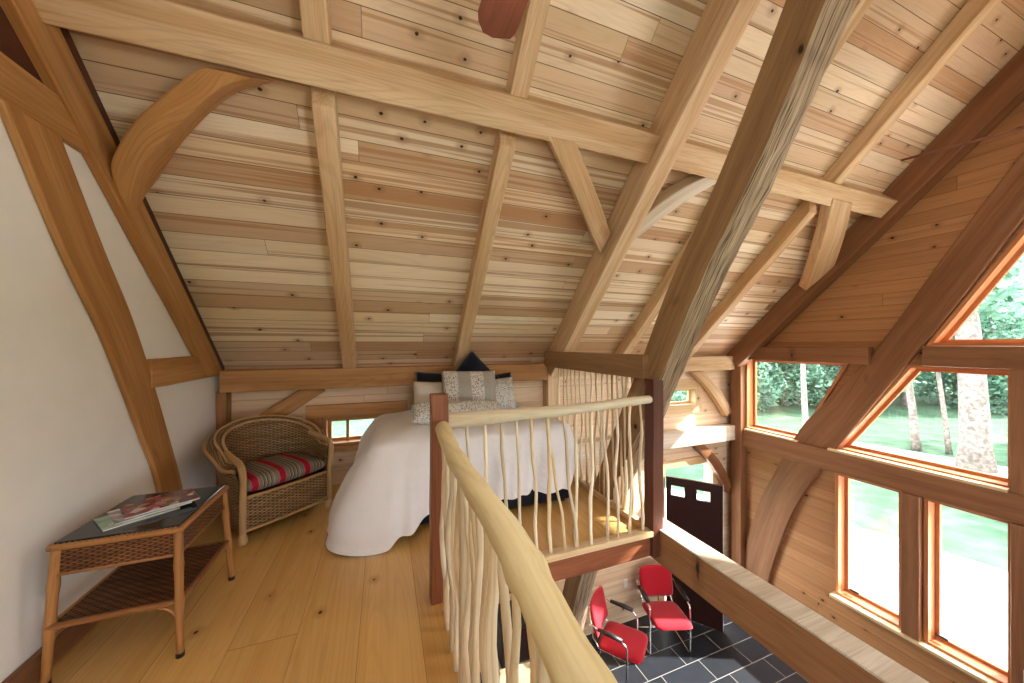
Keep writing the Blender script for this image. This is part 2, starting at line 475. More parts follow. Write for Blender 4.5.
def mk_linen():
    m = NT('white_linen'); w = m.wc()
    n = m.noise(w, 5, 4, .55); n2 = m.noise(w, 26, 3)
    m.col(m.mix(n, hexc('e4e6ec'), hexc('f0f2f7'))); m.set(Roughness=.9, Specular_IOR_Level=.15)
    m.bump(m.math('ADD', n, m.math('MULTIPLY', n2, .35)), .55, .025)
    return m.m
M['linen'] = mk_linen()
M['cream'] = plain('cream_linen', hexc('cfc8bf'), .9, 0, .15, .05, 12, .3)

def mk_mag(seed, base):
    m = NT('magazine_cover'); w = m.wc()
    w2 = m.vmath('ADD', w, (seed, seed*.7, 0))
    vo = m.add('ShaderNodeTexVoronoi'); vo.inputs['Scale'].default_value = 24; m.L(w2, vo.inputs['Vector'])
    s = m.add('ShaderNodeSeparateColor'); m.L(vo.outputs['Color'], s.inputs[0])
    m.col(m.ramp(s.outputs[0], base)); m.set(Roughness=.25)
    return m.m
M['mag_red'] = mk_mag(3.1, [(0, hexc('1a1214')), (.3, hexc('8f1f2e')), (.42, hexc('d8d0cc')), (.52, hexc('2c2226')), (.7, hexc('b5606c')), (.85, hexc('4a4448')), (1, hexc('c9a27a'))])
M['mag_green'] = mk_mag(8.2, [(0, hexc('cfe0d2')), (.4, hexc('6d9e80')), (.7, hexc('e6e6e2')), (1, hexc('9db7a8'))])
M['mag_grey'] = mk_mag(5.7, [(0, hexc('d8d4d0')), (.4, hexc('6a6266')), (.7, hexc('b09aa0')), (1, hexc('efece8'))])
M['paper'] = plain('paper_edges', (.82, .81, .78), .8)
M['slate'] = plain('dark_glass_table_top', hexc('24272c'), .12, 0, .5)

def mk_leaf(name, a, b):
    m = NT(name)
    oi = m.add('ShaderNodeNewGeometry')
    w = m.wc()
    n = m.noise(w, 1.3, 2)
    m.col(m.mix(m.smooth(n, .3, .7), a, b)); m.set(Roughness=.6, Specular_IOR_Level=.3)
    tl = m.add('ShaderNodeBsdfTranslucent'); tl.inputs['Color'].default_value = (*b, 1)
    mx = m.add('ShaderNodeMixShader'); mx.inputs[0].default_value = .35
    m.L(m.b.outputs[0], mx.inputs[1]); m.L(tl.outputs[0], mx.inputs[2]); m.L(mx.outputs[0], m.out.inputs['Surface'])
    return m.m
M['leaf'] = mk_leaf('beech_leaves', hexc('34604f'), hexc('86b09a'))
M['leaf2'] = mk_leaf('maple_leaves', hexc('44735c'), hexc('a0c6b0'))
M['bark'] = plain('pale_bark', hexc('857d78'), .9, 0, .2, .45, 9, .6)
M['grass'] = plain('lawn_grass', hexc('3e5c46'), .9, 0, .2, .35, 1.6, .3)
M['gravel'] = plain('pale_gravel', hexc('e4e0d8'), .9, 0, .2, .25, 2.5, .4)

# ------------------------------------------------------------------ dimensions
XL, XM, XG, YB = -1.46, 1.97, 5.40, 3.95      # faces of the three frames and of the plate
YW, XW = 4.10, 5.46                           # board faces of back and gable walls
KR = 5.38                                     # roof boards: y + z
YR = 0.60; ZR = KR - YR                       # ridge
ZF = -2.55                                    # tile floor
n_roof = Vector((0, 1, 1)).normalized(); s_roof = Vector((0, -1, 1)).normalized()

# ------------------------------------------------------------------ setting
def fxz(a, b, d): return Vector((a, d, b))
def fyz(a, b, d): return Vector((d, a, b))
# roof boards: outline in (x, distance down the slope from the ridge)
def froof(a, b, d): return Vector((a, YR, ZR)) - s_roof*b + n_roof*d
slab('ceiling', [(-1.75, 0), (5.85, 0), (5.85, (4.35-YR)*1.41421), (-1.75, (4.35-YR)*1.41421)], [], froof, 0, .06, M['ceil'])
def froof2(a, b, d): return Vector((a, YR-b*.70711, ZR-b*.70711)) + Vector((0, -1, 1)).normalized()*d
slab('ceiling_opposite', [(-1.75, 0), (5.85, 0), (5.85, 5.4), (-1.75, 5.4)], [], froof2, 0, .06, M['ceil'])

# left wall, plastered
slab('wall_left', [(-3.0, ZF-.1), (4.15, ZF-.1), (4.15, KR-4.15), (YR, ZR), (-3.0, ZR-3.6)], [], fyz, -1.48, -1.62, M['plaster'])
# back wall with two windows and the doorway
WB1 = (-.60, .12, .42, .73)     # x0 x1 z0 z1
WB2 = (4.10, 4.68, .53, .83)
DR = (4.02, 5.02, ZF, -.40)
def rect(a): return [(a[0], a[2]), (a[1], a[2]), (a[1], a[3]), (a[0], a[3])]
slab('wall_back', [(-1.62, ZF-.1), (DR[0], ZF-.1), (DR[0], DR[3]), (DR[1], DR[3]), (DR[1], ZF-.1), (5.6, ZF-.1), (5.6, KR-YW), (-1.62, KR-YW)],
     [rect(WB1), rect(WB2)], fxz, YW, YW+.14, M['wallb'])

# gable wall with its windows (outline in y, z)
W1 = [(3.82, .17), (3.82, 1.29), (2.53, 1.29), (3.07, .17)]
W2 = [(2.67, .17), (1.34, .17), (1.34, 1.265), (2.00, 1.265)]
W3 = [(1.86, 1.50), (-.66, 1.50), (-.10, 2.50), (.25, 3.02), (.95, 3.02), (1.30, 2.50)]
W4 = [(1.20, .17), (0.0, .17), (0.0, 1.265), (1.20, 1.265)]
WL1 = (2.06, 2.65, -1.68, -.14); WL2 = (1.34, 1.88, -1.68, -.14); WL3 = (.65, 1.18, -1.68, -.14); WL4 = (0.0, .55, -1.68, -.14)
def mir(p): return [(2*YR-a, b) for a, b in p]
gh = [W1, W2, W3, W4, rect(WL1), rect(WL2), rect(WL3), rect(WL4), mir(W1), mir(W2)]
slab('wall_right', [(-2.9, ZF-.1), (4.2, ZF-.1), (4.2, KR-4.2), (YR, ZR), (-2.9, ZR-3.5)], gh, fyz, XW, XW+.2, M['gable'])

slab('wall_front', [(-1.62, ZF-.1), (5.6, ZF-.1), (5.6, 1.3), (-1.62, 1.3)], [rect((-.6, 4.9, -.35, 1.1))], fxz, -2.9, -3.04, M['wallb'])
# floors
slab('floor', [(-1.6, -2.9), (5.6, -2.9), (5.6, 4.2), (-1.6, 4.2)], [], lambda a, b, d: Vector((a, b, d)), ZF, ZF-.1, M['tile'],
     wcf=lambda a, b, d: (a-3.40, b-3.555, d))
slab('loft_floor', [(-1.5, -1.3), (.345, -1.3), (.345, 2.09), (1.97, 2.09), (1.97, 4.1), (-1.5, 4.1)], [], lambda a, b, d: Vector((a, b, d)), 0, -.05, M['floor'],
     wcf=lambda a, b, d: (b, a+.12, d))
def trim(name, p0, p1, w, h, mat, up=(0, 0, 1)):
    return beam(name, p0, p1, w, h, mat, kind='structure', cat=None, up=up, bev=.003, seg=2)
trim('baseboard_left', (-1.464, -1.2, .055), (-1.464, 3.9, .055), .03, .11, M['red'])
trim('trim_1', (-1.478, .62, 4.70), (-1.478, 4.08, 1.24), .05, .09, M['darkpost'], up=(0, 1, 1))  # dark strip standing in for the shade in the gap above the rafter
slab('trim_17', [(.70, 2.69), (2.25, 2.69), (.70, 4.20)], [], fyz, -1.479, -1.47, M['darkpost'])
trim('trim_2', (-1.435, 4.03, 0), (-1.435, 4.03, 1.05), .08, .12, M['brown'], up=(0, 1, 0))

# windows of the gable: frame boards and panes
def window(name, pts, fn, d_in, d_out, bar, mat_f, face=None, lab=None, sash=.035):
    """casing lining the opening pts (counter-clockwise or not), a sash ring and one pane"""
    e = empty(name, tuple(fn(*pts[0], d_in))); e['kind'] = 'structure'
    o0 = Vector(e.location)
    c = Vector((sum(p[0] for p in pts)/len(pts), sum(p[1] for p in pts)/len(pts)))
    def inset(k):
        P = [Vector(p) for p in pts]; n = len(P); out = []
        ar = sum(P[i].x*P[(i+1) % n].y - P[(i+1) % n].x*P[i].y for i in range(n))
        sg = 1 if ar > 0 else -1
        for i in range(n):
            a, b, d = P[i-1], P[i], P[(i+1) % n]
            e1 = (b-a).normalized(); e2 = (d-b).normalized()
            n1 = Vector((-e1.y, e1.x))*sg; n2 = Vector((-e2.y, e2.x))*sg
            bis = (n1+n2); bis = bis/(1+n1.dot(n2))
            out.append(b + bis*k)
        return out
    def ring(nm, k0, k1, a, b, mat):
        A, B = inset(k0), inset(k1); mb = MB(); n = len(A)
        L = 0
        for i in range(n):
            j = (i+1) % n; ln = (Vector(pts[j])-Vector(pts[i])).length
            q = [mb.vert(fn(*p, d) - o0, (L + (0 if t == 0 else ln), kk, d)) for d in (a, b) for (p, kk, t) in ((A[i], k0, 0), (A[j], k0, 1), (B[j], k1, 1), (B[i], k1, 0))]
            L += ln
            for f in ((0, 1, 2, 3), (7, 6, 5, 4), (0, 4, 5, 1), (2, 6, 7, 3)): mb.face([q[z] for z in f])
        return mb.build(nm, mat, e)
    ring('window_frame', -.012, bar, d_in, d_out, mat_f)
    ring('sash', bar, bar+sash, d_out-.05*(1 if d_out > d_in else -1), d_out-.015*(1 if d_out > d_in else -1), mat_f)
    P = inset(bar+sash*.6); dp = d_out-.03*(1 if d_out > d_in else -1)
    mb = MB(); n = len(P)
    for d in (dp, dp+.006):
        for p in P: mb.vert(fn(*p, d) - o0)
    mb.face(list(range(n))); mb.face([n+i for i in range(n)][::-1])
    for i in range(n): mb.face([i, (i+1) % n, n+(i+1) % n, n+i])
    mb.build('pane', M['glass'], e)
    return e
wi = 1
for p in (W1, W2, W3, W4, rect(WL1), rect(WL2), rect(WL3), rect(WL4)):
    e = window('window_%d' % wi, p, fyz, XW-.03, XW+.16, .022, M['winwood'])
    wi += 1
for p in (rect(WB1), rect(WB2)):
    e = window('window_%d' % wi, p, fxz, YW-.02, YW+.13, .03, M['palewood'] if wi > 9 else M['honey'])
    wi += 1
for o_, y_ in ((bpy.data.objects['window_6'], 1.80), (bpy.data.objects['window_5'], 2.52)):
    mb = MB(); mb.box(Vector((XW+.085, y_, -1.60)) - o_.location, (.03, .09, .022)); mb.build('latch', M['black'], o_, bev=.004)
# sill ledges and latches of the casements
for (y0, y1, z) in ((1.345, 2.70, .172), ):
    trim('trim_3', (5.41, y0, z-.012), (5.41, y1, z-.012), .14, .03, M['palewood'])
trim('trim_4', (5.415, 3.06, .158), (5.415, 3.80, .158), .10, .03, M['palewood'])
trim('trim_5', (5.42, .0, -1.70), (5.42, 2.68, -1.70), .16, .035, M['palewood'])
# casing of the small back window and of the low window behind the chair
for i, (a, b, z0, z1) in enumerate(((4.00, 4.79, .83, .94), (4.00, 4.79, .43, .53))):
    trim('trim_%d' % (6+i), (a, YW-.012, (z0+z1)/2), (b, YW-.012, (z0+z1)/2), .024, z1-z0, M['palewood'])
trim('trim_8', (4.735, YW-.012, .53), (4.735, YW-.012, .83), .10, .024, M['palewood'], up=(0, 1, 0))
trim('trim_9', (4.05, YW-.012, .53), (4.05, YW-.012, .83), .10, .024, M['palewood'], up=(0, 1, 0))
trim('trim_10', (-.76, YW-.02, .80), (.25, YW-.02, .80), .04, .13, M['honey'])
trim('trim_11', (-.68, YW-.02, .35), (-.68, YW-.02, .735), .16, .04, M['brown'], up=(0, 1, 0))
trim('trim_12', (-.62, YW-.02, .39), (.25, YW-.02, .39), .05, .05, M['honey'])
trim('trim_13', (-.375, YW+.06, .43), (-.375, YW+.06, .72), .03, .03, M['honey'], up=(0, 1, 0))
# doorway casing
trim('trim_14', (3.88, YW-.015, -.34), (5.16, YW-.015, -.34), .03, .12, M['palewood'])
trim('trim_15', (5.08, YW-.015, ZF), (5.08, YW-.015, -.40), .12, .03, M['palewood'], up=(0, 1, 0))
trim('trim_16', (3.96, YW-.015, ZF), (3.96, YW-.015, -.40), .12, .03, M['palewood'], up=(0, 1, 0))

# ------------------------------------------------------------------ timber frame
# rafters of the three frames
def rafter(name, x0, x1, k0, k1, y0, y1, mat, label, cat='rafter'):
    kc = (k0+k1)/2
    return beam(name, ((x0+x1)/2, y0, kc-y0), ((x0+x1)/2, y1, kc-y1), x1-x0, (k1-k0)/1.41421, mat, label, cat, up=(0, 1, 1), c0=-1.0, c1=0.0)
rafter('principal_rafter', -1.479, -1.425, 4.95, 5.25, .62, 3.80, M['honey'], 'honey-coloured sloping rafter lying against the white plastered wall')
rafter('principal_rafter', XM, XM+.155, 4.97, KR-.01, .62, 3.98, M['pine'], 'thick pale rafter at the foot of the bay, rising from the wall beside the bed')
rafter('principal_rafter', 5.27, 5.455, 5.0, KR-.01, .62, 3.94, M['red'], 'red-brown rafter against the window gable wall')
# common rafters, below and above the purlin
for i, (xc, w, mt) in enumerate(((-.335, .125, 'pine'), (.82, .12, 'pine'), (3.08, .12, 'pine'), (4.25, .12, 'pine'))):
    where = ['above the wicker armchair', 'above the bed pillows', 'behind the leaning post', 'nearest the gable in the far bay'][i]
    rafter('common_rafter', xc-w/2, xc+w/2, 5.17, KR-.005, 2.27, 4.06, M[mt], 'lower length of the slim rafter ' + where)
    rafter('common_rafter', xc-w/2, xc+w/2, 5.17, KR-.005, .62, 2.12, M[mt], 'upper length of the slim rafter ' + where)
# purlins: canted with the roof
for nm, x0, x1, mt, lab in (('purlin', -1.43, 1.965, 'pine', 'long pale knotty purlin across the ceiling over the sitting corner and bed'),
                            ('purlin', 2.13, 5.285, 'pine', 'pale purlin of the far bay with a chamfered end near the window gable')):
    c = Vector((0, 2.094, 3.006)) + n_roof*.098
    beam(nm, (x0, c.y, c.z), (x1, c.y, c.z), .20, .195, M[mt], lab, 'purlin', up=(0, 1, 1), seg=10)
# plates on the back wall
beam('wall_plate', (-1.43, YB+.055, 1.158), (1.95, YB+.055, 1.158), .18, .205, M['honey'], 'orange-brown horizontal plate beam above the bed and armchair', 'beam')
beam('wall_plate', (2.14, YB+.055, 1.21), (5.35, YB+.055, 1.21), .18, .22, M['pine'], 'pale plate beam at the top of the far back wall', 'beam')
beam('girt', (2.14, YB+.055, .08), (5.35, YB+.055, .08), .18, .24, M['whitewood'], 'whitish horizontal girt on the back wall above the open door', 'beam')  # whitened: bright window light on the girt is put into its colour
# posts
beam('wall_post', (2.05, YB+.08, ZF), (2.05, YB+.08, 1.225), .15, .16, M['pine'], 'pale square post under the thick rafter beside the bed head', 'post', up=(0, 1, 0))
beam('gable_post', (5.389, 3.905, ZF), (5.389, 3.905, 1.268), .14, .16, M['red'], 'red-brown corner post between the back wall and gable windows', 'post', up=(0, 1, 0))
# spurs at plate level
beam('spur_tie', (-1.46, 2.96, 1.31), (-1.46, 3.97, 1.31), .038, .195, M['honey'], 'short honey tie between the curved timber and rafter on the white wall', 'beam', c1=-1.0)
beam('spur_tie', (1.99, 2.17, 1.325), (1.99, 3.95, 1.325), .14, .19, M['grey'], 'dark grey-brown beam topping the stick balusters beside the bed', 'beam')
beam('spur_tie', (5.398, 2.30, 1.372), (5.398, 3.86, 1.372), .12, .205, M['red'], 'red-brown tie above the small slanted gable window', 'beam', c1=-1.0)
beam('collar_tie', (-1.46, .2, 2.59), (-1.46, 2.50, 2.59), .038, .19, M['honey'], 'honey collar beam high on the white wall meeting the rafter', 'beam', c1=-1.0)
# curved cruck blades (y, z)
curved('cruck_blade', [(2.29, 2.50), (2.55, 2.05), (2.77, 1.70), (2.955, 1.335), (3.19, .80), (3.34, .43), (3.46, .0)],
       [(2.02, 2.50), (2.30, 1.97), (2.55, 1.577), (2.72, 1.25), (2.90, .88), (3.065, .52), (3.16, .0)],
       fyz, -1.479, -1.445, M['honey'], 'curved honey timber sweeping down the white plastered wall', 'cruck')
curved('cruck_blade', [(.78, 4.18), (1.175, 3.307), (1.56, 2.56), (1.93, 1.99), (2.22, 1.43), (2.50, .92), (2.71, .52), (2.91, .12), (3.15, -.38), (3.42, -1.0), (3.68, -1.8), (3.84, ZF)],
       [(.50, 4.14), (1.025, 3.08), (1.345, 2.47), (1.65, 1.98), (2.0, 1.31), (2.26, .80), (2.47, .44), (2.65, .10), (2.88, -.40), (3.16, -1.0), (3.42, -1.8), (3.57, ZF)],
       fyz, XM+.002, XM+.20, [M['grey'], M['barkface']], 'massive leaning grey-brown post with a rough waney edge in the middle of the room', 'cruck', n=90, rough=.006)
curved('cruck_blade', [(.62, 4.14), (.95, 3.72), (1.27, 3.25), (1.75, 2.40), (2.26, 1.45), (2.68, .86), (3.05, .32), (3.40, -.45), (3.60, -.95), (3.80, -1.70), (3.90, ZF)],
       [(.62, 3.55), (.93, 3.19), (1.26, 2.66), (1.64, 1.94), (2.10, 1.12), (2.55, .32), (2.78, -.10), (3.05, -.66), (3.23, -1.16), (3.43, -1.89), (3.53, ZF)],
       fyz, XG, XG+.059, M['red'], 'broad curved red-brown timber crossing the window gable', 'cruck', n=40)
curved('cruck_blade', mir([(.62, 4.14), (.95, 3.72), (1.27, 3.25), (1.75, 2.40), (2.26, 1.45), (2.68, .86), (3.05, .32), (3.40, -.45)]),
       mir([(.62, 3.55), (.93, 3.19), (1.26, 2.66), (1.64, 1.94), (2.10, 1.12), (2.55, .32), (2.78, -.10), (3.05, -.66)]),
       fyz, XG, XG+.059, M['red'], 'broad curved red-brown gable timber on the side nearest the viewer', 'cruck', n=24)
# gable cross beams
beam('gable_sill_beam', (XG+.009, -2.4, .015), (XG+.009, 3.82, .015), .10, .27, M['red'], 'long red-brown beam between the upper and lower gable windows', 'beam')
beam('gable_transom', (XG+.009, -.70, 1.385), (XG+.009, 1.88, 1.385), .10, .215, M['red'], 'red-brown transom between the two tall stacked gable windows', 'beam')
for y, lab in ((1.27, 'right of the big slanted window'), (-.07, 'further along toward the viewer')):
    beam('gable_mullion', (XG+.009, y, .155), (XG+.009, y, 1.275), .10, .13, M['red'], 'upright red-brown gable post ' + lab, 'post', up=(0, 1, 0))
for y, lab in ((1.97, 'between the two tall lower casements'), (1.26, 'right of the lower casements')):
    beam('casement_post', (XG+.009, y, -1.68), (XG+.009, y, -.125), .10, .14, M['red'], 'red-brown post ' + lab, 'post', up=(0, 1, 0))
# braces
def four_edge(name, curves, mat, label, cat, n=30, bev=.008):
    """timber lofted through its four edge curves (3-D)"""
    C4 = [catmull(c, n) for c in curves]
    mb = MB(); off = Vector((rng.uniform(0, 30), rng.uniform(0, 30), rng.uniform(0, 30))); L = 0; rings = []
    for i in range(n+1):
        q = [c[i] for c in C4]
        if i: L += ((q[0]+q[1])/2 - (C4[0][i-1]+C4[1][i-1])/2).length
        w_, d_ = (q[1]-q[0]).length, (q[2]-q[1]).length
        rings.append([mb.vert(p, Vector((L, *c)) + off) for p, c in zip(q, ((0, 0), (w_, 0), (w_, d_), (0, d_)))])
    for p, q in zip(rings, rings[1:]):
        for k in range(4): mb.face([p[k], p[(k+1) % 4], q[(k+1) % 4], q[k]])
    mb.face(rings[0][::-1]); mb.face(rings[-1])
    return tag(mb.build(name, mat, None, bev=bev), label, cat)
def k3(pts, k): return [Vector((x, y, k-y)) for x, y in pts]
four_edge('curved_brace', [
    k3([(-1.425, 2.585), (-1.377, 2.49), (-1.204, 2.338), (-1.063, 2.249), (-.903, 2.153), (-.835, 2.122)], 5.0),
    k3([(-1.43, 2.74), (-1.387, 2.66), (-1.258, 2.495), (-1.11, 2.391), (-.818, 2.193), (-.63, 2.122)], 5.0),
    k3([(-1.43, 2.835), (-1.39, 2.785), (-1.269, 2.684), (-1.078, 2.515), (-.80, 2.325), (-.56, 2.236)], 5.2),
    k3([(-1.43, 2.66), (-1.39, 2.59), (-1.25, 2.46), (-1.09, 2.36), (-.93, 2.27), (-.80, 2.236)], 5.2)],
    M['honey'], 'big arched honey brace springing from the rafter to the long purlin', 'brace')
def on_roof_plane(a, b, d):  # a = x, b = distance y along the roof, d = depth from roof boards down
    return Vector((a, b, KR-b)) - n_roof*d
curved('curved_brace', [(1.06, 2.28), (1.48, 2.565), (1.92, 2.88)],
       [(1.29, 2.28), (1.60, 2.49), (1.93, 2.73)],
       lambda a, b, d: on_roof_plane(a, b, d), .08, .20, M['pine'], 'pale knotty brace from the purlin down to the thick rafter above the bed', 'brace')
curved('curved_brace', [(2.88, 2.26), (2.62, 2.42), (2.40, 2.60), (2.18, 2.82)],
       [(2.72, 2.26), (2.50, 2.36), (2.30, 2.50), (2.15, 2.68)],
       lambda a, b, d: on_roof_plane(a, b, d), .05, .17, M['whitewood'], 'whitish brace behind the leaning post, from rafter up to far purlin', 'brace')
curved('curved_brace', [(4.26, 2.25), (4.62, 2.51), (5.02, 2.84), (5.22, 3.02)],
       [(4.60, 2.25), (4.92, 2.46), (5.21, 2.68), (5.30, 2.76)],
       lambda a, b, d: on_roof_plane(a, b, d), .08, .21, M['pine'], 'short stout pale brace under the far purlin by the gable rafter', 'brace')
beam('wall_brace', (-1.22, YB+.10, .68), (-.62, YB+.10, 1.08), .05, .15, M['honey'], 'slanted brown brace on the boards behind the wicker armchair', 'brace', up=(0, 0, 1))
curved('wall_brace', [(4.72, 1.09), (4.98, .87), (5.16, .67), (5.36, .42)], [(4.46, 1.09), (4.78, .84), (5.02, .58), (5.22, .33)],
       fxz, YB+.03, YB+.12, M['pine'], 'curved pale brace under the far plate beside the gable post', 'brace')
curved('wall_brace', [(4.70, -.045), (4.98, -.28), (5.18, -.52), (5.36, -.82)], [(4.50, -.045), (4.82, -.33), (5.04, -.60), (5.25, -.92)],
       fxz, YB+.03, YB+.12, M['red'], 'dark curved brace under the whitish girt above the open door', 'brace')
# loft edge beams
beam('loft_edge_beam', (2.05, -2.8, -.045), (2.05, 2.28, -.045), .16, .25, M['brown'], 'heavy brown beam along the open void, top face painted pale for the light on it', 'beam')
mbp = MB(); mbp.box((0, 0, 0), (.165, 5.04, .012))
o = mbp.build('loft_edge_beam_lit_top', M['whitewood'], None, bev=.002)
# ^ pale top of that beam: the light falling there, put into its colour
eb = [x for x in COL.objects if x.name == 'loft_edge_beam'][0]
o.name = 'lit_top'; o.parent = eb; o.location = Vector((2.05, -.26, .0863)) - Vector(eb.location)
o['label'] = 'pale top face with the light painted in'
beam('loft_fascia', (.36, 2.115, -.035), (1.94, 2.115, -.035), .07, .165, M['redpost'], 'reddish fascia board under the far stick railing', 'beam')
beam('loft_fascia', (.33, -1.3, -.075), (.33, 2.0, -.075), .06, .14, M['redpost'], 'reddish fascia board under the near log railing', 'beam')

# ------------------------------------------------------------------ railings
def stick(mb_pts, r0, r1, name, parent, seed, forks=None):
    mb = MB(); r = random.Random(seed)
    n = len(mb_pts)
    rad = [(r0 + (r1-r0)*i/(n-1))*(1+.14*r.uniform(-1, 1)) for i in range(n)]
    mb.tube(mb_pts, rad, 8)
    if forks:
        fp, fr = forks; mb.tube(fp, [fr*(1+.1*r.uniform(-1, 1)) for _ in fp], 8)
    return mb.build(name, M['stick'], parent, smooth=True)

def log_rail(name, pts, rads, parent, seed, mat):
    mb = MB(); r = random.Random(seed); P = catmull(pts, 40); n = len(P)
    rad = []
    for i in range(n):
        u = i/(n-1)*(len(rads)-1); k = min(int(u), len(rads)-2)
        rad.append((rads[k]+(rads[k+1]-rads[k])*(u-k))*(1+.05*r.uniform(-1, 1)))
    for kk in (int(n*.23), int(n*.55), int(n*.8)):
        rad[kk] *= 1.13; rad[kk-1] *= 1.06
    # rounded ends
    e0 = (P[0]-P[1]).normalized(); e1 = (P[-1]-P[-2]).normalized()
    P = [P[0]+e0*rad[0]*.45, P[0]+e0*rad[0]*.3] + P + [P[-1]+e1*rad[-1]*.3, P[-1]+e1*rad[-1]*.45]
    rad = [rad[0]*.45, rad[0]*.85] + rad + [rad[-1]*.85, rad[-1]*.45]
    mb.tube(P, rad, 14)
    return mb.build(name, mat, parent, smooth=True)

CORNER = (.305, 2.045)
def square_post(name, x, y, z0, z1, s, mat, label):
    return beam(name, (x, y, z0), (x, y, z1), s, s, mat, label, 'post', up=(0, 1, 0), bev=.006)
square_post('railing_post', CORNER[0], CORNER[1]+.01, -.12, 1.21, .098, M['redpost'], 'reddish-brown corner post where the two stick railings meet')
square_post('railing_post', 1.955, 2.095, -.115, 1.235, .10, M['darkpost'], 'dark stained post at the far end of the stick railing')

# near railing
t = empty('stick_railing', (.31, 1.0, 0), 0, 'near railing with a thick yellow peeled log handrail running toward the viewer', 'railing', 'stick railings')
O = Vector((.31, 1.0, 0))
log_rail('handrail', [Vector(p)-O for p in ((.318, 1.985, 1.02), (.305, 1.6, .99), (.30, 1.2, .995), (.298, .8, 1.005), (.285, .45, .98), (.27, .0, .985), (.27, -.5, .98))],
         (.043, .040, .044, .043, .047, .045), t, 5, M['log'])
ys = [1.90, 1.83, 1.73, 1.66, 1.57, 1.48, 1.42, 1.32, 1.24, 1.15, 1.06, .97, .89, .80, .70, .60, .50, .38, .26, .12]
for i, y in enumerate(ys):
    r = random.Random(40+i); a = .30 + r.uniform(-.012, .012)
    fat = 1.7 if i in (6, 11, 15) else 1.0
    pts = wood_tube_path(Vector((a+.02, y+r.uniform(-.03, .03), 0.0))-O, Vector((.303, y, .985))-O, 10, .012, 100+i)
    fk = None
    if i in (2, 9):
        m_ = pts[5]; fk = ([m_, m_+Vector((.005, .05, .14)), m_+Vector((0, .075, .30)), Vector((.303-O.x, y+.10-O.y, .975))], .009)
    stick(pts, .0165*fat*r.uniform(.85, 1.15), .012*fat*r.uniform(.9, 1.1), 'baluster', t, 60+i, fk)

# far railing
F_, CX, CY, H0, AZ = 342.0, 512.0, 345.0, 1.5, R(20.52)
def at_y(px, Y):
    u = (px-CX)/F_; dx, dy = math.sin(AZ)+u*math.cos(AZ), math.cos(AZ)-u*math.sin(AZ); return dx*Y/dy
def at_x(px, X):
    u = (px-CX)/F_; dx, dy = math.sin(AZ)+u*math.cos(AZ), math.cos(AZ)-u*math.sin(AZ); return dy*X/dx
O = Vector((1.13, 2.085, 0))
t = empty('stick_railing', tuple(O), 0, 'far railing of pale sticks with a slender whitish log handrail before the bed', 'railing', 'stick railings')
log_rail('handrail', [Vector(p)-O for p in ((.36, 2.08, 1.040), (.62, 2.08, 1.042), (.80, 2.085, 1.046), (1.2, 2.085, 1.05), (1.6, 2.08, 1.072), (1.90, 2.08, 1.084))],
         (.050, .046, .042, .036, .033, .032), t, 9, M['palelog'])
mb = MB(); mb.box((0.02, 0, .0675), (1.56, .075, .043)); mb.build('bottom_rail', M['palewood'], t, bev=.005)
tops = [466, 484, 501, 516, 531, 548, 562, 576, 591, 604, 616, 630, 640]
bots = [470, 488, 508, 521, 537, 551, 564, 576, 591, 607, 618, 630, 643]
for i, (a, b) in enumerate(zip(tops, bots)):
    r = random.Random(300+i); xa, xb = at_y(a, 2.085), at_y(b, 2.085)
    if i in (5,):
        pts = wood_tube_path(Vector((xb, 2.085, .085))-O, Vector((xa-.01, 2.085, 1.045))-O, 9, .010, 320+i)
        m_ = pts[7]
        fk = ([m_, m_+Vector((.03, 0, -.10)), m_+Vector((.055, 0, -.30)), m_+Vector((.10, 0, -.48)), Vector((at_y(565, 2.085), 2.085, .085))-O], .0105)
        stick(pts, .0125, .0145, 'baluster', t, 330+i, fk); continue
    if i == 6: xb = at_y(577, 2.085)
    pts = wood_tube_path(Vector((xb, 2.085+r.uniform(-.01, .01), .085))-O, Vector((xa, 2.085, 1.05))-O, 9, .011, 320+i)
    stick(pts, .0125*r.uniform(.85, 1.1), .0105*r.uniform(.85, 1.15), 'baluster', t, 330+i)

# third railing, hanging under the grey beam beside the bed
O = Vector((1.98, 3.0, 0))
t = empty('stick_railing', tuple(O), 0, 'row of stick balusters under the grey beam at the right side of the bed', 'railing', 'stick railings')
mb = MB(); mb.box((0, .02, .03), (.06, 1.70, .05)); mb.build('bottom_rail', M['palewood'], t, bev=.005)
for i, px in enumerate((559, 564, 568, 575, 580, 585, 591, 596, 602, 607, 612, 617, 622, 627, 632)):
    r = random.Random(400+i); y = at_x(px, 1.98)
    pts = wood_tube_path(Vector((1.98, min(y+r.uniform(-.05, .05), 3.78), .05))-O, Vector((1.98, y, 1.24))-O, 9, .014, 420+i)
    fk = None
    if i in (3, 8):
        m_ = pts[4]; fk = ([m_, m_+Vector((0, .04, .15)), m_+Vector((0, .07, .4)), Vector((0, y+.09-O.y, 1.23))], .008)
    stick(pts, .014, .010, 'baluster', t, 430+i, fk)

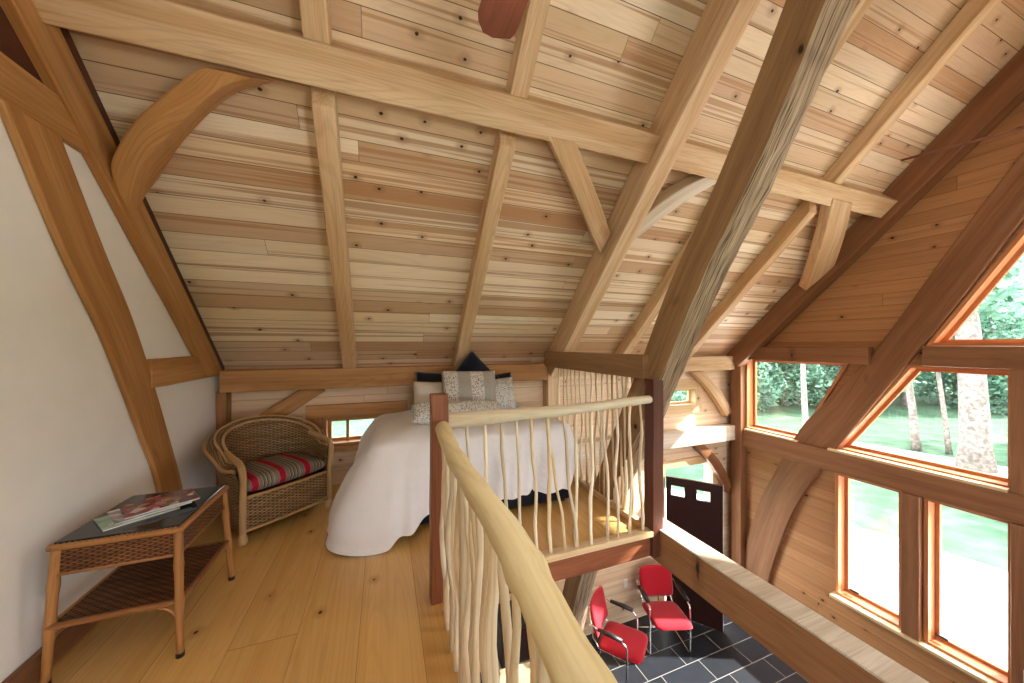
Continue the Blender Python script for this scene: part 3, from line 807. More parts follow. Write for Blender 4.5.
# ------------------------------------------------------------------ soft goods
def cushion(name, w, h, t, mat, loc, rot, label, cat='pillow', group=None, p=2.6, pinch=.06, n=22, sag=0.0, seed=0):
    """stuffed cushion in its local x-z plane, bulging along y"""
    mb = MB(); r = random.Random(seed)
    ph = [r.uniform(0, 6.28) for _ in range(4)]
    idx = {}
    for sd in (1, -1):
        for i in range(n+1):
            for j in range(n+1):
                u, v = -1+2*i/n, -1+2*j/n
                edge = i in (0, n) or j in (0, n)
                if sd == -1 and edge: idx[(sd, i, j)] = idx[(1, i, j)]; continue
                th = ((1-abs(u)**p)*(1-abs(v)**p))**.55
                k = 1 - pinch*(1-abs(u)**2)*abs(v)**3
                k2 = 1 - pinch*(1-abs(v)**2)*abs(u)**3
                wr = .05*math.sin(5*u+ph[0])*math.sin(4*v+ph[1]) + .03*math.sin(9*u+ph[2]+3*v)
                x, z = u*w/2*k2, v*h/2*k
                y = -sd*t/2*th*(1+wr) + sag*(u*u)
                idx[(sd, i, j)] = mb.vert((x, y, z), (x, z, y))
        for i in range(n):
            for j in range(n):
                q = [idx[(sd, i, j)], idx[(sd, i+1, j)], idx[(sd, i+1, j+1)], idx[(sd, i, j+1)]]
                mb.face(q if sd == 1 else q[::-1])
    o = mb.build(name, mat, None, smooth=True)
    o.location = loc; o.rotation_euler = rot
    return tag(o, label, cat, group)

# bed
BX0, BX1, BY0, BY1, BT = -.09, 1.70, 2.86, 3.93, .775
bed = empty('bed', (.87, 3.4, 0), 0, 'double bed with a dark navy base under the white duvet', 'bed')
def bed_box(name, x0, x1, y0, y1, z0, z1, mat, bev):
    mb = MB(); mb.box(((x0+x1)/2-.87, (y0+y1)/2-3.4, (z0+z1)/2), (x1-x0, y1-y0, z1-z0)); return mb.build(name, mat, bed, bev=bev)
bed_box('bed_base', BX0+.05, BX1-.03, BY0+.01, BY1, .03, .36, M['navy'], .02)
bed_box('mattress', BX0+.06, BX1-.06, BY0+.06, BY1, .36, BT-.07, M['white'], .06)
for sx in (BX0+.1, BX1-.1):
    for sy in (BY0+.08, BY1-.08):
        mb = MB(); mb.box((sx-.87, sy-3.4, .015), (.06, .06, .03)); mb.build('leg', M['black'], bed)

def make_duvet():
    mb = MB(); r = random.Random(11)
    # perimeter of the footprint, open at the wall side: left side, foot, right side
    cr = .10
    path = []
    def seg(a, b, n):
        for i in range(n): path.append(Vector(a).lerp(Vector(b), i/n))
    def arc(c, a0, a1, n):
        for i in range(n):
            a = a0+(a1-a0)*i/n; path.append(Vector((c[0]+cr*math.cos(a), c[1]+cr*math.sin(a))))
    seg((BX0, BY1), (BX0, BY0+cr), 40); arc((BX0+cr, BY0+cr), math.pi, 1.5*math.pi, 14)
    seg((BX0+cr, BY0), (BX1-cr, BY0), 80); arc((BX1-cr, BY0+cr), 1.5*math.pi, 2*math.pi, 14)
    seg((BX1, BY0+cr), (BX1, BY1), 40); path.append(Vector((BX1, BY1)))
    N = len(path)
    nor = []
    for i in range(N):
        tt = (path[min(i+1, N-1)]-path[max(i-1, 0)]).normalized(); nor.append(Vector((tt.y, -tt.x))*(-1))
    c = Vector(((BX0+BX1)/2, BY1))
    for i in range(N):
        if nor[i].dot(path[i]-Vector(((BX0+BX1)/2, (BY0+BY1)/2))) < 0: nor[i] = -nor[i]
    s = [0]
    for i in range(1, N): s.append(s[-1]+(path[i]-path[i-1]).length)
    S = s[-1]
    rings = []
    NT_, NS_ = 16, 26
    for j in range(NT_+1):      # top: from a spine at the wall outwards
        k = j/NT_
        ring = []
        for i in range(N):
            p = c.lerp(path[i], k) if True else None
            p = Vector((((BX0+BX1)/2)*(1-k)+path[i].x*k, path[i].y if k > .999 else BY1-(BY1-path[i].y)*k))
            z = BT - .055*k**10 + .014*math.sin(7*p.x+2.2*p.y)*math.sin(6*p.y+1) + .008*math.sin(17*p.x-9*p.y)
            ring.append((p, z))
        rings.append(ring)
    for j in range(1, NS_+1):
        q = j/NS_
        ring = []
        for i in range(N):
            p, nn = path[i], nor[i]
            # hem height: nearly to the floor at the near left corner, higher along the foot
            fx = (p.x-BX0)/(BX1-BX0)
            front = max(0, nn.y*-1); left = max(0, -nn.x); right = max(0, nn.x)
            cl = math.exp(-((s[i]-(BY1-BY0))/.26)**2)
            hem = .10 + .03*math.sin(3.1*fx+.4) + .06*fx
            if left > .3: hem = .10 - .02*(3.9-p.y)
            if right > .3: hem = .20
            hem = hem*(1-cl) + .015*cl
            bulge = .045 + .21*cl*math.sin(min(1, q*1.08)*math.pi*.72) + .05*left
            fold = (math.sin(s[i]*15+.7) + .7*math.sin(s[i]*27+2.1+q*1.2) + .5*math.sin(s[i]*43+q*2))*.032*q**.8
            out = (.05+.05*left)*math.sin(min(q*3, 1)*math.pi/2) + bulge*q + fold - .05*q**3*(1-cl)
            z = (BT-.055)*(1-q) + hem*q - .04*math.sin(min(1, q*4)*math.pi/2)*(1-q)
            ring.append((p+nn*out, z + .010*math.sin(s[i]*31+1)*q))
        rings.append(ring)
    ids = []
    for rg in rings:
        ids.append([mb.vert((p.x, p.y, z), (p.x, p.y, z)) for p, z in rg])
    for a, b in zip(ids, ids[1:]):
        for i in range(N-1): mb.face([a[i], a[i+1], b[i+1], b[i]])
    bmo = mb.build('duvet', M['linen'], None, smooth=True, sub=1)
    return tag(bmo, 'white linen duvet draped over the bed, corner pooling on the floor', 'duvet')
make_duvet()

PG = 'pillows and cushions heaped on the bed'
cushion('cushion', .52, .52, .13, M['navy'], (.93, 3.69, 1.085), (R(-12), R(44), 0), 'navy cushion standing on its corner, pointed tip topmost of the heap', 'cushion', PG, seed=1)
cushion('cushion', .50, .44, .14, M['navy'], (.56, 3.80, .985), (R(-14), R(3), 0), 'navy cushion at the left, behind the cream pillow', 'cushion', PG, seed=2)
cushion('cushion', .50, .40, .14, M['navy'], (1.19, 3.80, .965), (R(-14), R(-4), 0), 'navy cushion at the right, behind the speckled pillow', 'cushion', PG, seed=3)
cushion('pillow', .50, .36, .15, M['cream'], (.52, 3.63, .945), (R(-18), R(2), R(2)), 'plain cream pillow left of the striped knitted throw pillow', 'pillow', PG, seed=4)
cushion('pillow', .44, .37, .15, M['speckle'], (1.17, 3.63, .95), (R(-18), R(-3), R(-2)), 'speckled grey pillow right of the striped knitted throw pillow', 'pillow', PG, seed=5)
cushion('pillow', .58, .46, .18, M['lattice'], (.84, 3.50, 1.005), (R(-16), R(1), 0), 'large grey and white banded knitted pillow in front of the heap', 'pillow', PG, p=3.6, pinch=.02, seed=6)
cushion('cushion', .86, .20, .19, M['speckle'], (.66, 3.20, .865), (R(-50), R(2), 0), 'long speckled bolster lying in front of the banded knitted pillow', 'cushion', PG, p=4, pinch=0, seed=7)

# ------------------------------------------------------------------ wicker armchair (front = -y locally)
def make_armchair():
    ch = empty('wicker_armchair', (-.92, 3.55, 0), R(40), 'tan wicker barrel armchair with rolled rim in the corner by the bed', 'armchair')
    W, D = .33, .26
    # plan of the back shell: t 0..1 from front-left round the back to front-right
    def plan(t, off=0.0):
        if t < .22: x, y = -W, -D + (t/.22)*(D*.9); nx, ny = -1, 0
        elif t > .78: x, y = W, -D + ((1-t)/.22)*(D*.9); nx, ny = 1, 0
        else:
            a = math.pi - (t-.22)/.56*math.pi
            x, y = W*math.cos(a), -D*.1 + (D*1.18)*math.sin(a); nx, ny = math.cos(a), math.sin(a)
        return Vector((x+nx*off, y+ny*off, 0)), Vector((nx, ny, 0))
    def rim_h(t):
        b = max(0, math.sin(math.pi*min(max((t-.10)/.80, 0), 1)))
        return .60 + .225*b**1.1
    n = 72
    # woven shell: inside face up, over the rim, outside face down
    prof = [(-.012, .30, 0), (-.010, .45, 0), (0.0, None, -.06), (.02, None, -.02), (.065, None, 0), (.112, None, -.008), (.138, None, -.05), (.122, None, -.095), (.065, None, -.145), (.028, .34, 0), (.022, .10, 0)]
    mb = MB(); rows = []
    for i in range(n+1):
        t = i/n; row = []; lv = 0; last = None
        flare = .35 + .65*max(0, math.sin(math.pi*min(max((t-.03)/.94, 0), 1)))**.7
        arc = t*1.75
        for (o_, z_, dz) in prof:
            z = rim_h(t)+dz if z_ is None else z_
            p, _ = plan(t, o_*(flare if o_ > .03 else 1)); p.z = z
            if last is not None: lv += (p-last).length
            last = p.copy()
            row.append(mb.vert(p, (arc, lv, 0)))
        rows.append(row)
    for a, b in zip(rows, rows[1:]):
        for k in range(len(prof)-1): mb.face([a[k], b[k], b[k+1], a[k+1]])
    mb.build('backrest', M['wicker'], ch, smooth=True, solid=.006)
    # rolled edge strands along the rim
    for nm, o_, dz, rr in (('rim', .138, -.05, .013), ('rim', .012, -.02, .010), ('rim', .070, .004, .008)):
        mb = MB(); P = []
        for i in range(n+1):
            t = i/n; fl = .35 + .65*max(0, math.sin(math.pi*min(max((t-.03)/.94, 0), 1)))**.7
            p, _ = plan(t, o_*fl); p.z = rim_h(t)+dz; P.append(p)
        mb.tube(P, rr, 8); mb.build(nm, M['rattan'], ch, smooth=True)
    # arm fronts: thick curled poles down to the feet
    for sx in (-1, 1):
        P = catmull([(sx*(W+.015), .02, .66), (sx*(W+.02), -.12, .632), (sx*(W+.02), -D-.005, .605), (sx*(W+.018), -D-.045, .56), (sx*(W+.012), -D-.05, .47), (sx*(W+.008), -D-.035, .34), (sx*(W+.008), -D-.03, .08)], 30)
        mb = MB(); mb.tube(P, [.026 - .004*i/30 for i in range(31)], 12); mb.build('armrest', M['rattan'], ch, smooth=True)
    # woven front apron and seat deck
    mb = MB(); ns = 20
    for j in range(9):
        for i in range(ns+1):
            u = -1+2*i/ns; v = j/8
            mb.vert((u*W, -D-.02-.02*(1-u*u), .09+v*.26), (u*W, v*.26, 0))
    for j in range(8):
        for i in range(ns):
            a = j*(ns+1)+i; mb.face([a, a+1, a+ns+2, a+ns+1])
    mb.build('apron', M['wicker'], ch, smooth=True, solid=.012)
    for z in (.345, .095):
        mb = MB(); mb.tube([(u*W, -D-.03-.02*(1-u*u), z) for u in [-1+i/8 for i in range(17)]], .012, 8); mb.build('apron_rail', M['rattan'], ch, smooth=True)
    mb = MB()
    vs = []
    for i in range(n+1):
        p, _ = plan(i/n, -.015); vs.append(mb.vert((p.x, p.y, .315)))
    c0 = mb.vert((0, 0, .315))
    for a, b in zip(vs, vs[1:]): mb.face([a, b, c0])
    mb.face([vs[-1], vs[0], c0])
    mb.build('seat', M['wicker'], ch, solid=.02)
    for sx, sy in ((-1, -1), (1, -1), (-1, 1), (1, 1)):
        mb = MB(); x, y = (sx*(W+.008), -D-.03) if sy < 0 else (sx*W*.72, D*.72)
        P = [(x, y, z) for z in (0, .012, .035, .055, .075, .11)]
        mb.tube(P, [.020, .030, .034, .030, .022, .022], 12); mb.build('leg', M['rattan'], ch, smooth=True)
    return ch
ch = make_armchair()
def seat_cushion():
    mb = MB(); n = 26; W, D = .318, .265
    idx = {}
    for sd in (1, -1):
        for i in range(n+1):
            for j in range(n+1):
                u, v = -1+2*i/n, -1+2*j/n
                if sd == -1 and (i in (0, n) or j in (0, n)): idx[(sd, i, j)] = idx[(1, i, j)]; continue
                # rounded plan toward the back
                w = W*(1 if v < .1 else math.sqrt(max(.0, 1-((v-.1)/.9)**2*.62)))
                th = ((1-u**8)*(1-v**8))**.5
                z = .345 + .065 + sd*(.062*th + .014*(1-u*u)*(1-v*v))
                idx[(sd, i, j)] = mb.vert((u*w, v*D-.022, z), (u*W, v*D, z))
        for i in range(n):
            for j in range(n):
                q = [idx[(sd, i, j)], idx[(sd, i+1, j)], idx[(sd, i+1, j+1)], idx[(sd, i, j+1)]]
                mb.face(q if sd == 1 else q[::-1])
    o = mb.build('seat_cushion', M['stripes'], None, smooth=True)
    o.location = ch.location; o.rotation_euler = ch.rotation_euler
    return tag(o, 'grey cushion with red and fine stripes on the wicker armchair seat', 'cushion')
seat_cushion()

# ------------------------------------------------------------------ wicker table
def make_table():
    tb = empty('wicker_table', (-1.165, 2.37, 0), 0, 'brown wicker side table with dark glass top against the white wall', 'table')
    X0, X1, Y0, Y1, ZT = -.205, .240, -.255, .265, .615
    mb = MB(); mb.box(((X0+X1)/2, (Y0+Y1)/2, ZT+.006), (X1-X0-.012, Y1-Y0-.012, .012)); mb.build('table_top', M['slate'], tb, bev=.003)
    # braided rim
    mb = MB(); P = []
    cs = [(X0, Y0), (X1, Y0), (X1, Y1), (X0, Y1)]
    for i in range(4):
        a, b = Vector((*cs[i], ZT-.008)), Vector((*cs[(i+1) % 4], ZT-.008))
        for k in range(12): P.append(a.lerp(b, k/12))
    mb.tube(P, .0145, 8, closed=True)
    # braid strands
    for ph in (0, math.pi):
        Q = []
        for i in range(len(P)*4):
            a, b = P[(i//4) % len(P)], P[(i//4+1) % len(P)]; p = a.lerp(b, (i % 4)/4)
            Q.append(p+Vector((0, 0, .009*math.cos(i*1.5+ph)+.002)) + Vector((p.x, p.y, 0)).normalized()*.009*math.sin(i*1.5+ph))
        mb.tube(Q, .0065, 6, closed=True)
    mb.build('rim', M['rattand'], tb, smooth=True)
    def panel(name, a, b, z0, z1, th=.012):
        a = Vector((*a, 0)); b = Vector((*b, 0)); L = (b-a).length; d = (b-a).normalized(); nn = Vector((-d.y, d.x, 0))*th/2
        mb = MB()
        for s_ in (-1, 1):
            for (p, z, u) in ((a, z0, 0), (b, z0, L), (b, z1, L), (a, z1, 0)):
                mb.vert(p+nn*s_+Vector((0, 0, z)), (u, z, 0))
        for f in ((0, 1, 2, 3), (7, 6, 5, 4), (0, 4, 5, 1), (1, 5, 6, 2), (2, 6, 7, 3), (3, 7, 4, 0)): mb.face(list(f))
        mb.build(name, M['wickerd'], tb)
    e = .014
    for a, b in (((X0, Y0+e), (X1, Y0+e)), ((X1-e, Y0), (X1-e, Y1)), ((X1, Y1-e), (X0, Y1-e)), ((X0+e, Y1), (X0+e, Y0))):
        panel('apron', a, b, .485, .600)
        mb = MB(); mb.tube([(*a, .482), (*b, .482)], .009, 8); mb.build('apron_rail', M['rattand'], tb, smooth=True)
    # lower shelf
    mb = MB(); s0 = .02
    q = [(X0-s0*.2, Y0), (X1+s0*.2, Y0), (X1+s0*.2, Y1), (X0-s0*.2, Y1)]
    for z in (.252, .272):
        for p in q: mb.vert((*p, z), (p[0], p[1]*.6, 0))
    for f in ((0, 1, 2, 3), (7, 6, 5, 4), (0, 4, 5, 1), (1, 5, 6, 2), (2, 6, 7, 3), (3, 7, 4, 0)): mb.face(list(f))
    sh = mb.build('shelf', M['wickerd'], tb)
    mb = MB(); P = []
    for i in range(4):
        a, b = Vector((*q[i], .262)), Vector((*q[(i+1) % 4], .262))
        for k in range(8): P.append(a.lerp(b, k/8))
    mb.tube(P, .014, 8, closed=True); mb.build('shelf_edge', M['rattand'], sh, smooth=True)
    bases = [(-.248, -.225), (.235, -.255), (.252, .325), (-.248, .325)]
    tops_ = [(X0+.012, Y0+.012), (X1-.012, Y0+.012), (X1-.012, Y1-.012), (X0+.012, Y1-.012)]
    bases = [(-.228, -.245), (.245, -.265), (.252, .310), (-.228, .310)]
    for (bx, by), (tx, ty) in zip(bases, tops_):
        a, b = Vector((tx, ty, .60)), Vector((bx, by, .016))
        P = [a.lerp(b, i/14) for i in range(15)]
        mb = MB(); mb.tube(P, [.019-.004*i/14 + (.003 if i in (4, 8, 9) else 0) for i in range(15)], 10); lg = mb.build('leg', M['rattand'], tb, smooth=True)
        mb = MB(); mb.tube([(bx, by, 0), (bx, by, .02)], .017, 10); mb.build('foot_cap', M['black'], lg, smooth=False)
        # curved brackets under the shelf
        for ax in (0, 1):
            c = Vector((bx*.97, by*.97, .13)); dd = Vector((-math.copysign(1, bx), 0, 0)) if ax == 0 else Vector((0, -math.copysign(1, by), 0))
            P = [c + dd*(.075*(1-math.cos(k/8*math.pi/2))) + Vector((0, 0, .115*math.sin(k/8*math.pi/2))) for k in range(9)]
            mb = MB(); mb.tube(P, .006, 6); mb.build('bracket', M['rattand'], lg, smooth=True)
make_table()
def magazine(loc, rz, w, h, t, mat, label, seed):
    m = empty('magazine', loc, rz, label, 'magazine', 'magazines on the wicker table')
    mb = MB(); mb.box((0, 0, t/2), (w-.004, h-.004, t-.001)); mb.build('pages', M['paper'], m)
    mb = MB(); nseg = 10
    for k in range(nseg+1):
        u = k/nseg; z = t + .004*math.sin(u*math.pi)**2 + .003*u*u
        for y in (-h/2, h/2): mb.vert((-w/2+u*w, y, z), (-w/2+u*w, y, 0))
    for k in range(nseg): mb.face([2*k, 2*k+2, 2*k+3, 2*k+1])
    mb.build('cover', mat, m, solid=.0008)
    return m
ZT = .6275
magazine((-1.185, 2.325, ZT), R(38), .27, .20, .006, M['mag_green'], 'green-edged magazine at the bottom of the pile on the table', 1)
magazine((-1.155, 2.365, ZT+.011), R(36), .28, .21, .006, M['mag_grey'], 'grey magazine in the middle of the pile on the table', 2)
magazine((-1.125, 2.385, ZT+.022), R(33), .28, .21, .006, M['mag_red'], 'magazine with a red and white cover on top of the pile', 3)

# ------------------------------------------------------------------ red armchairs on the tile floor (front = -y locally)
def make_red_chair(name, loc, rz, label):
    c = empty(name, loc, rz, label, 'chair', 'red armchairs downstairs')
    W = .255
    def pad(nm, w, h, t, mat, p, rx, pp=4):
        mb = MB(); n = 14; idx = {}
        rot = Matrix.Rotation(rx, 3, 'X')
        for sd in (1, -1):
            for i in range(n+1):
                for j in range(n+1):
                    u, v = -1+2*i/n, -1+2*j/n
                    if sd == -1 and (i in (0, n) or j in (0, n)): idx[(sd, i, j)] = idx[(1, i, j)]; continue
                    # rounded corners
                    kx = 1-.10*abs(v)**6; ky = 1-.10*abs(u)**6
                    th = ((1-abs(u)**pp)*(1-abs(v)**pp))**.4
                    curve = .03*u*u if nm == 'backrest' else -.02*max(0, -v-.5)
                    q = rot @ Vector((u*w/2*kx, v*h/2*ky, sd*t/2*th + curve)) + Vector(p)
                    idx[(sd, i, j)] = mb.vert(q, (u*w, v*h, 0))
            for i in range(n):
                for j in range(n):
                    q = [idx[(sd, i, j)], idx[(sd, i+1, j)], idx[(sd, i+1, j+1)], idx[(sd, i, j+1)]]
                    mb.face(q if sd == 1 else q[::-1])
        return mb.build(nm, mat, c, smooth=True)
    pad('seat', .48, .50, .075, M['redfab'], (0, -.02, .45), R(-4))
    pad('backrest', .45, .40, .06, M['redfab'], (0, .285, .69), R(78), 5)
    mb = MB(); mb.box((0, .30, .655), (.40, .022, .03), Matrix.Rotation(R(-12), 3, 'X')); mb.build('back_band', M['black'], c, bev=.004)
    for sx in (-1, 1):
        P = catmull([(sx*W, .30, .70), (sx*W, .18, .665), (sx*W, .04, .655), (sx*W, -.05, .65), (sx*W, -.105, .62), (sx*W, -.12, .55), (sx*W, -.12, .30), (sx*W, -.12, .06), (sx*W, -.105, .018), (sx*W, -.05, .011), (sx*W, .10, .011), (sx*W, .30, .011)], 60)
        mb = MB(); mb.tube(P, .011, 8); mb.build('side_frame', M['chrome'], c, smooth=True)
        P = [(sx*W, .20, .676), (sx*W, .06, .676), (sx*W, -.07, .668)]
        mb = MB(); mb.tube(P, [.024, .031, .026], 10, squash=.75); mb.build('armrest', M['black'], c, smooth=True)
        mb = MB(); mb.tube([(sx*W, -.12, .40), (sx*.20, -.12, .405), (sx*.20, .20, .405), (sx*.20, .27, .50), (sx*.20, .32, .86)], .010, 8); mb.build('seat_frame', M['chrome'], c, smooth=True)
    mb = MB(); mb.tube([(-W, .30, .011), (W, .30, .011)], .011, 8); mb.build('rear_bar', M['chrome'], c, smooth=True)
    return c
rc1 = make_red_chair('red_armchair', (3.535, 3.575, ZF), R(-18), 'red upholstered armchair facing the viewer beside the open dark door')
rc2 = copy_tree(rc1); rc2.location = (2.715, 3.44, ZF); rc2.rotation_euler = (0, 0, R(38))
for q_ in (rc1, rc2): q_.scale = (1.05, 1.05, 1.0)
rc2['label'] = 'red upholstered armchair turned sideways, left of the pair downstairs'

# ------------------------------------------------------------------ open door
def make_door():
    hx, hy = 4.02, 4.05; ang = math.atan2(3.46-4.05, 4.50-4.02); W = .735; Hh = 2.05
    e = empty('door_1', (hx, hy, ZF+.012), ang); e['kind'] = 'structure'
    holes = [[(.06, 1.80), (.19, 1.80), (.19, 1.93), (.06, 1.93)], [(.37, 1.80), (.51, 1.80), (.51, 1.93), (.37, 1.93)]]
    holes = [[(.07, 1.78), (.25, 1.78), (.25, 1.93), (.07, 1.93)], [(.41, 1.78), (.58, 1.78), (.58, 1.93), (.41, 1.93)]]
    d = slab('door_leaf', [(0, 0), (W, 0), (W, Hh), (0, Hh)], holes, lambda a, b, dd: Vector((a, dd, b)), -.022, .022, M['doorm'], kind=None, parent=e)
    mb = MB(); mb.box((W+.003, 0, Hh/2), (.006, .046, Hh)); mb.build('door_edge', M['white'], e)
    for h in holes:
        mb = MB(); mb.box(((h[0][0]+h[1][0])/2, 0, (h[0][1]+h[2][1])/2), (h[1][0]-h[0][0], .006, h[2][1]-h[0][1])); mb.build('pane', M['glass'], d)
    for sy in (-1, 1):
        mb = MB(); mb.tube([(W-.07, sy*.02, .98), (W-.07, sy*.05, .98), (W-.07, sy*.06, .98), (W-.07, sy*.085, .98), (W-.07, sy*.095, .98)], [.012, .012, .024, .028, .012], 12)
        mb.build('door_knob', M['chrome'], e, smooth=True)
make_door()
sp_ = MB(); sp_.box((0, 0, 0), (.012, .07, .115)); sp_ = sp_.build('switch_plate', M['white'], None, bev=.003); sp_.location = (5.352, 1.225, -1.46)
tag(sp_, 'pale switch plate on the red-brown post right of the lower casements', 'switch plate')
# wall socket and a dark cabinet below the loft
o = MB(); o.box((0, 0, 0), (.07, .012, .115)); o = o.build('wall_outlet', M['white'], None, loc=None); o.location = (3.30, YW-.006, -1.98)
tag(o, 'small white electrical outlet on the boards between the red armchairs', 'outlet')
cab = empty('cabinet', (1.52, 3.84, ZF), 0, 'small dark-fronted cabinet below the loft glimpsed through the near railing', 'cabinet')
mb = MB(); mb.box((0, 0, .20), (.62, .44, .40)); mb.build('body', M['palewood'], cab, bev=.006)
mb = MB(); mb.box((0, 0, .62), (.56, .40, .44)); cb = mb.build('case', M['black'], cab, bev=.01)
mb = MB(); mb.box((0, -.206, .62), (.48, .012, .36)); mb.build('front_panel', M['doorm'], cab, bev=.004)

# ------------------------------------------------------------------ ceiling fans
def make_fan(name, hub, first, pitch, label, blen=.50, nb=3, droll=0):
    f = empty(name, hub, 0, label, 'ceiling fan', 'ceiling fans under the ridge')
    mb = MB(); mb.tube([(0, 0, z) for z in (-.10, -.09, -.05, .0, .06, .09, .10)], [.03, .07, .10, .115, .11, .06, .02], 20); mb.build('motor', M['bronze'], f, smooth=True)
    top = ZR - abs(hub[1]-YR) - hub[2]
    mb = MB(); mb.tube([(0, 0, .08), (0, 0, top-.02)], .013, 10); mb.build('downrod', M['bronze'], f, smooth=True)
    mb = MB(); mb.tube([(0, 0, top-.12), (0, 0, top-.06), (0, 0, top-.01)], [.02, .06, .07], 16); mb.build('canopy', M['bronze'], f, smooth=True)
    mb0 = MB(); n = 16
    ol = []
    for i in range(n+1):
        u = i/n; x = .16 + u*blen
        hw = .052 + .022*u
        tip = max(0, (u-.86)/.14)
        yl, yr = -hw*(1-.95*tip**3), hw*(1-.55*tip**2)
        ol.append((x, yl, yr))
    mb = MB(); mb.tube([(0, 0, z) for z in (-.205, -.20, -.18, -.15, -.11, -.10)], [.02, .06, .10, .125, .13, .12], 24); mb.build('added_fill_bowl', M['fill_bowl'], f, smooth=True)  # glowing globe added under the fan for fill light
    l = bpy.data.lights.new('added_fill_light', 'POINT'); l.energy = 8; l.shadow_soft_size = .09; l.color = (1, .96, .9)  # unseen lamp added to brighten the room, not a known part of the fan
    lo = bpy.data.objects.new('added_fill_light', l); COL.objects.link(lo); lo.location = (hub[0], hub[1], hub[2]-.30)
    cp, sp = math.cos(pitch), math.sin(pitch)
    for x, yl, yr in ol:
        for y in (yl, yr):
            for z in (-.007, .007):
                mb0.vert((x, y*cp - z*sp, y*sp + z*cp), (x, y, z))
    for i in range(n):
        a, b = 4*i, 4*i+4
        for q in ((a, b, b+2, a+2), (a+1, a+3, b+3, b+1), (a, a+1, b+1, b), (a+2, b+2, b+3, a+3)): mb0.face(list(q))
    mb0.face([0, 2, 3, 1]); e_ = 4*n; mb0.face([e_, e_+1, e_+3, e_+2])
    arm0 = MB(); arm0.box((.13, 0, 0), (.12, .03, .008))
    bl = mb0.build('blade', M['fanblade'], f); am = arm0.build('blade_arm', M['bronze'], bl)
    for k in range(nb):
        b = bl if k == 0 else bl.copy()
        if k:
            COL.objects.link(b); b.parent = f
            a = am.copy(); COL.objects.link(a); a.parent = b
        b.rotation_euler = (0, 0, first + k*2*math.pi/nb)
make_fan('ceiling_fan', (.378, .525, 2.62), R(91), R(12), 'reddish wooden ceiling fan overhead, one blade tip showing at the top')
make_fan('ceiling_fan', (3.655, .685, 2.80), R(112), R(-20), 'ceiling fan near the window gable, one blade seen edge-on')

# ------------------------------------------------------------------ outdoors
slab('ground', [(-30, -40), (70, -40), (70, 60), (-30, 60)], [], lambda a, b, d: Vector((a, b, d)), -2.95, -3.2, M['grass'])
g2 = slab('driveway', [(5.7, -14), (11.5, -10), (12.2, 0), (11.0, 4.5), (9.0, 7.2), (7.6, 9), (9.5, 16), (5.5, 16), (3.6, 7.4), (3.6, 4.5), (5.7, 4.4)], [], lambda a, b, d: Vector((a, b, d)), -2.93, -2.96, M['gravel'])
g3 = slab('path', [(18.2, -12), (19.6, -12), (21.5, 4), (19.0, 14), (11, 24), (9.6, 23), (17.2, 13), (19.6, 4)], [], lambda a, b, d: Vector((a, b, d)), -2.935, -2.96, M['gravel'])

def tree_mesh(seed, hgt, rad, nleaf, cz, ls):
    r = random.Random(seed); mb = MB()
    blobs = [(Vector((r.uniform(-.6, .6)*rad, r.uniform(-.6, .6)*rad, cz + r.uniform(-.5, .5)*hgt)), rad*r.uniform(.35, .6)) for _ in range(16)]
    for i in range(nleaf):
        c, br = blobs[r.randrange(16)]
        d = Vector((r.gauss(0, 1), r.gauss(0, 1), r.gauss(0, 1))).normalized()*br*r.uniform(.6, 1.05)
        p = c + d
        a = Vector((r.gauss(0, 1), r.gauss(0, 1), r.gauss(0, .6))).normalized(); b = a.cross(Vector((r.gauss(0, 1), r.gauss(0, 1), r.gauss(0, 1)))).normalized()
        s = ls*r.uniform(.6, 1.3)
        w = (p.x*.5, p.y*.5, i*.37)
        q = [mb.vert(p+a*s, w), mb.vert(p+b*s*.55, w), mb.vert(p-a*s, w), mb.vert(p-b*s*.55, w)]
        mb.face(q)
    return mb
def make_tree(loc, th, tr, seed, label, group, lean=(0, 0), crown=True, leafm='leaf', cz=5.5, hgt=7, rad=2.6, nleaf=2600, ls=.20):
    e = empty('tree', loc, 0, label, 'tree', group)
    r = random.Random(seed)
    P = [Vector((lean[0]*t + .10*math.sin(3*t+seed), lean[1]*t + .08*math.cos(4*t+seed), t*th)) for t in [i/9 for i in range(10)]]
    mb = MB(); mb.tube(P, [tr*(1.25 if i == 0 else 1)*(1-.45*i/9) for i in range(10)], 14)
    for k in range(3):
        b = P[5+k]; d = Vector((r.uniform(-1, 1), r.uniform(-1, 1), .8)).normalized()
        mb.tube([b, b+d*1.0, b+d*2.2+Vector((0, 0, .3))], [tr*.35, tr*.22, tr*.08], 8)
    mb.build('trunk', M['bark'], e, smooth=True)
    if crown:
        tree_mesh(seed, hgt, rad, nleaf, cz, ls).build('foliage', M[leafm], e)
    return e
FG = 'forest trees beyond the lawn'
def polar(px, dist):
    u = (px-CX)/F_; return (dist*(math.sin(AZ)+u*math.cos(AZ)), dist*(math.cos(AZ)-u*math.sin(AZ)), -2.95)
make_tree(polar(977, 12.2), 9, .38, 1, 'large pale-barked tree trunk close behind the big slanted window', None, lean=(-.85, .3), cz=8.5, hgt=4, rad=2.6)
make_tree(polar(914, 14.5), 8, .13, 2, 'slim pale tree trunk left of the large trunk on the lawn', None, lean=(-1.0, .3), cz=7.5, hgt=3, rad=2.0)
make_tree(polar(946, 14.0), 8, .08, 3, 'thin sapling trunk just left of the large pale trunk', None, lean=(-.8, .2), cz=7.8, hgt=3, rad=1.8)
make_tree(polar(806, 17), 8, .13, 4, 'pale tree trunk seen through the small slanted window', None, lean=(.1, .1), cz=7.0, hgt=3, rad=2.0)
k = 0
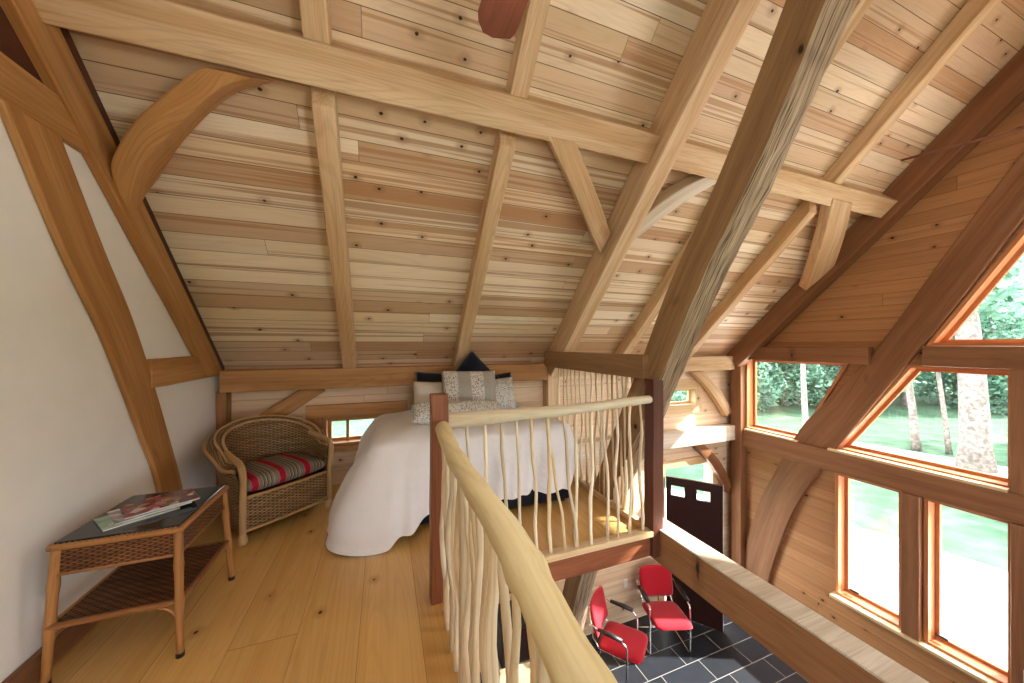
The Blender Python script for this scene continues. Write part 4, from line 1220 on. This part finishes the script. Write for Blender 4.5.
for px in range(730, 1180, 26):
    for dist in (23, 29):
        r = random.Random(900+k); k += 1
        make_tree(polar(px+r.uniform(-10, 10)+(13 if dist > 25 else 0), dist+r.uniform(-1.5, 2.5)), 8, .2, 50+k, 'leafy green forest tree beyond the lawn outside the gable windows', FG,
                  leafm='leaf' if k % 2 else 'leaf2', cz=4.2+r.uniform(-.3, 1.0), hgt=7.5, rad=2.7, nleaf=4600, ls=.15)
for a_ in range(86, 132, 5):
    r = random.Random(700+a_); dist = 24 + (a_ % 3)*3; k += 1
    make_tree((dist*math.sin(R(a_)), dist*math.cos(R(a_)), -2.95), 8, .2, 500+a_, 'leafy green forest tree beyond the lawn outside the gable windows', FG,
              leafm='leaf' if k % 2 else 'leaf2', cz=4.4, hgt=7.5, rad=3.4, nleaf=3600, ls=.20)
for i, (px, dist) in enumerate(((318, 25), (335, 22), (352, 27), (690, 24), (660, 27), (676, 31))):
    make_tree(polar(px, dist), 7, .2, 200+i, 'leafy tree standing outside behind the back wall', 'trees behind the house', leafm='leaf2', cz=2.4, hgt=5, rad=2.8, nleaf=3200, ls=.15)

# ------------------------------------------------------------------ light
w = bpy.data.worlds.new('sky'); scene.world = w; w.use_nodes = True
bg = w.node_tree.nodes['Background']; bg.inputs[0].default_value = (.97, .98, 1.0, 1); bg.inputs[1].default_value = 3.6
sl = bpy.data.lights.new('sun', 'SUN'); sl.energy = 8.0; sl.angle = R(1.2); sl.color = (1, .95, .86)
so = bpy.data.objects.new('sun', sl); COL.objects.link(so)
so.rotation_euler = Vector((-.80, .33, -.62)).to_track_quat('-Z', 'Y').to_euler(); so.location = (12, -4, 12)
# ------------------------------------------------------------------ camera
cam = bpy.data.cameras.new('camera'); co = bpy.data.objects.new('camera', cam); COL.objects.link(co)
cam.sensor_width = 36; cam.lens = 36*F_/1024; cam.clip_start = .02; cam.clip_end = 300
cam.shift_y = (CY-341.5)/1024
co.location = (0, 0, H0); co.rotation_euler = (R(90), 0, -AZ)
scene.camera = co
scene.view_settings.view_transform = 'Standard'; scene.view_settings.look = 'None'
scene.view_settings.gamma = 1; scene.view_settings.use_curve_mapping = False
scene.view_settings.exposure = 1.75
scene.cycles.use_denoising = True
scene.cycles.max_bounces = 10; scene.cycles.diffuse_bounces = 6; scene.cycles.transparent_max_bounces = 12
scene.cycles.caustics_reflective = False; scene.cycles.caustics_refractive = False
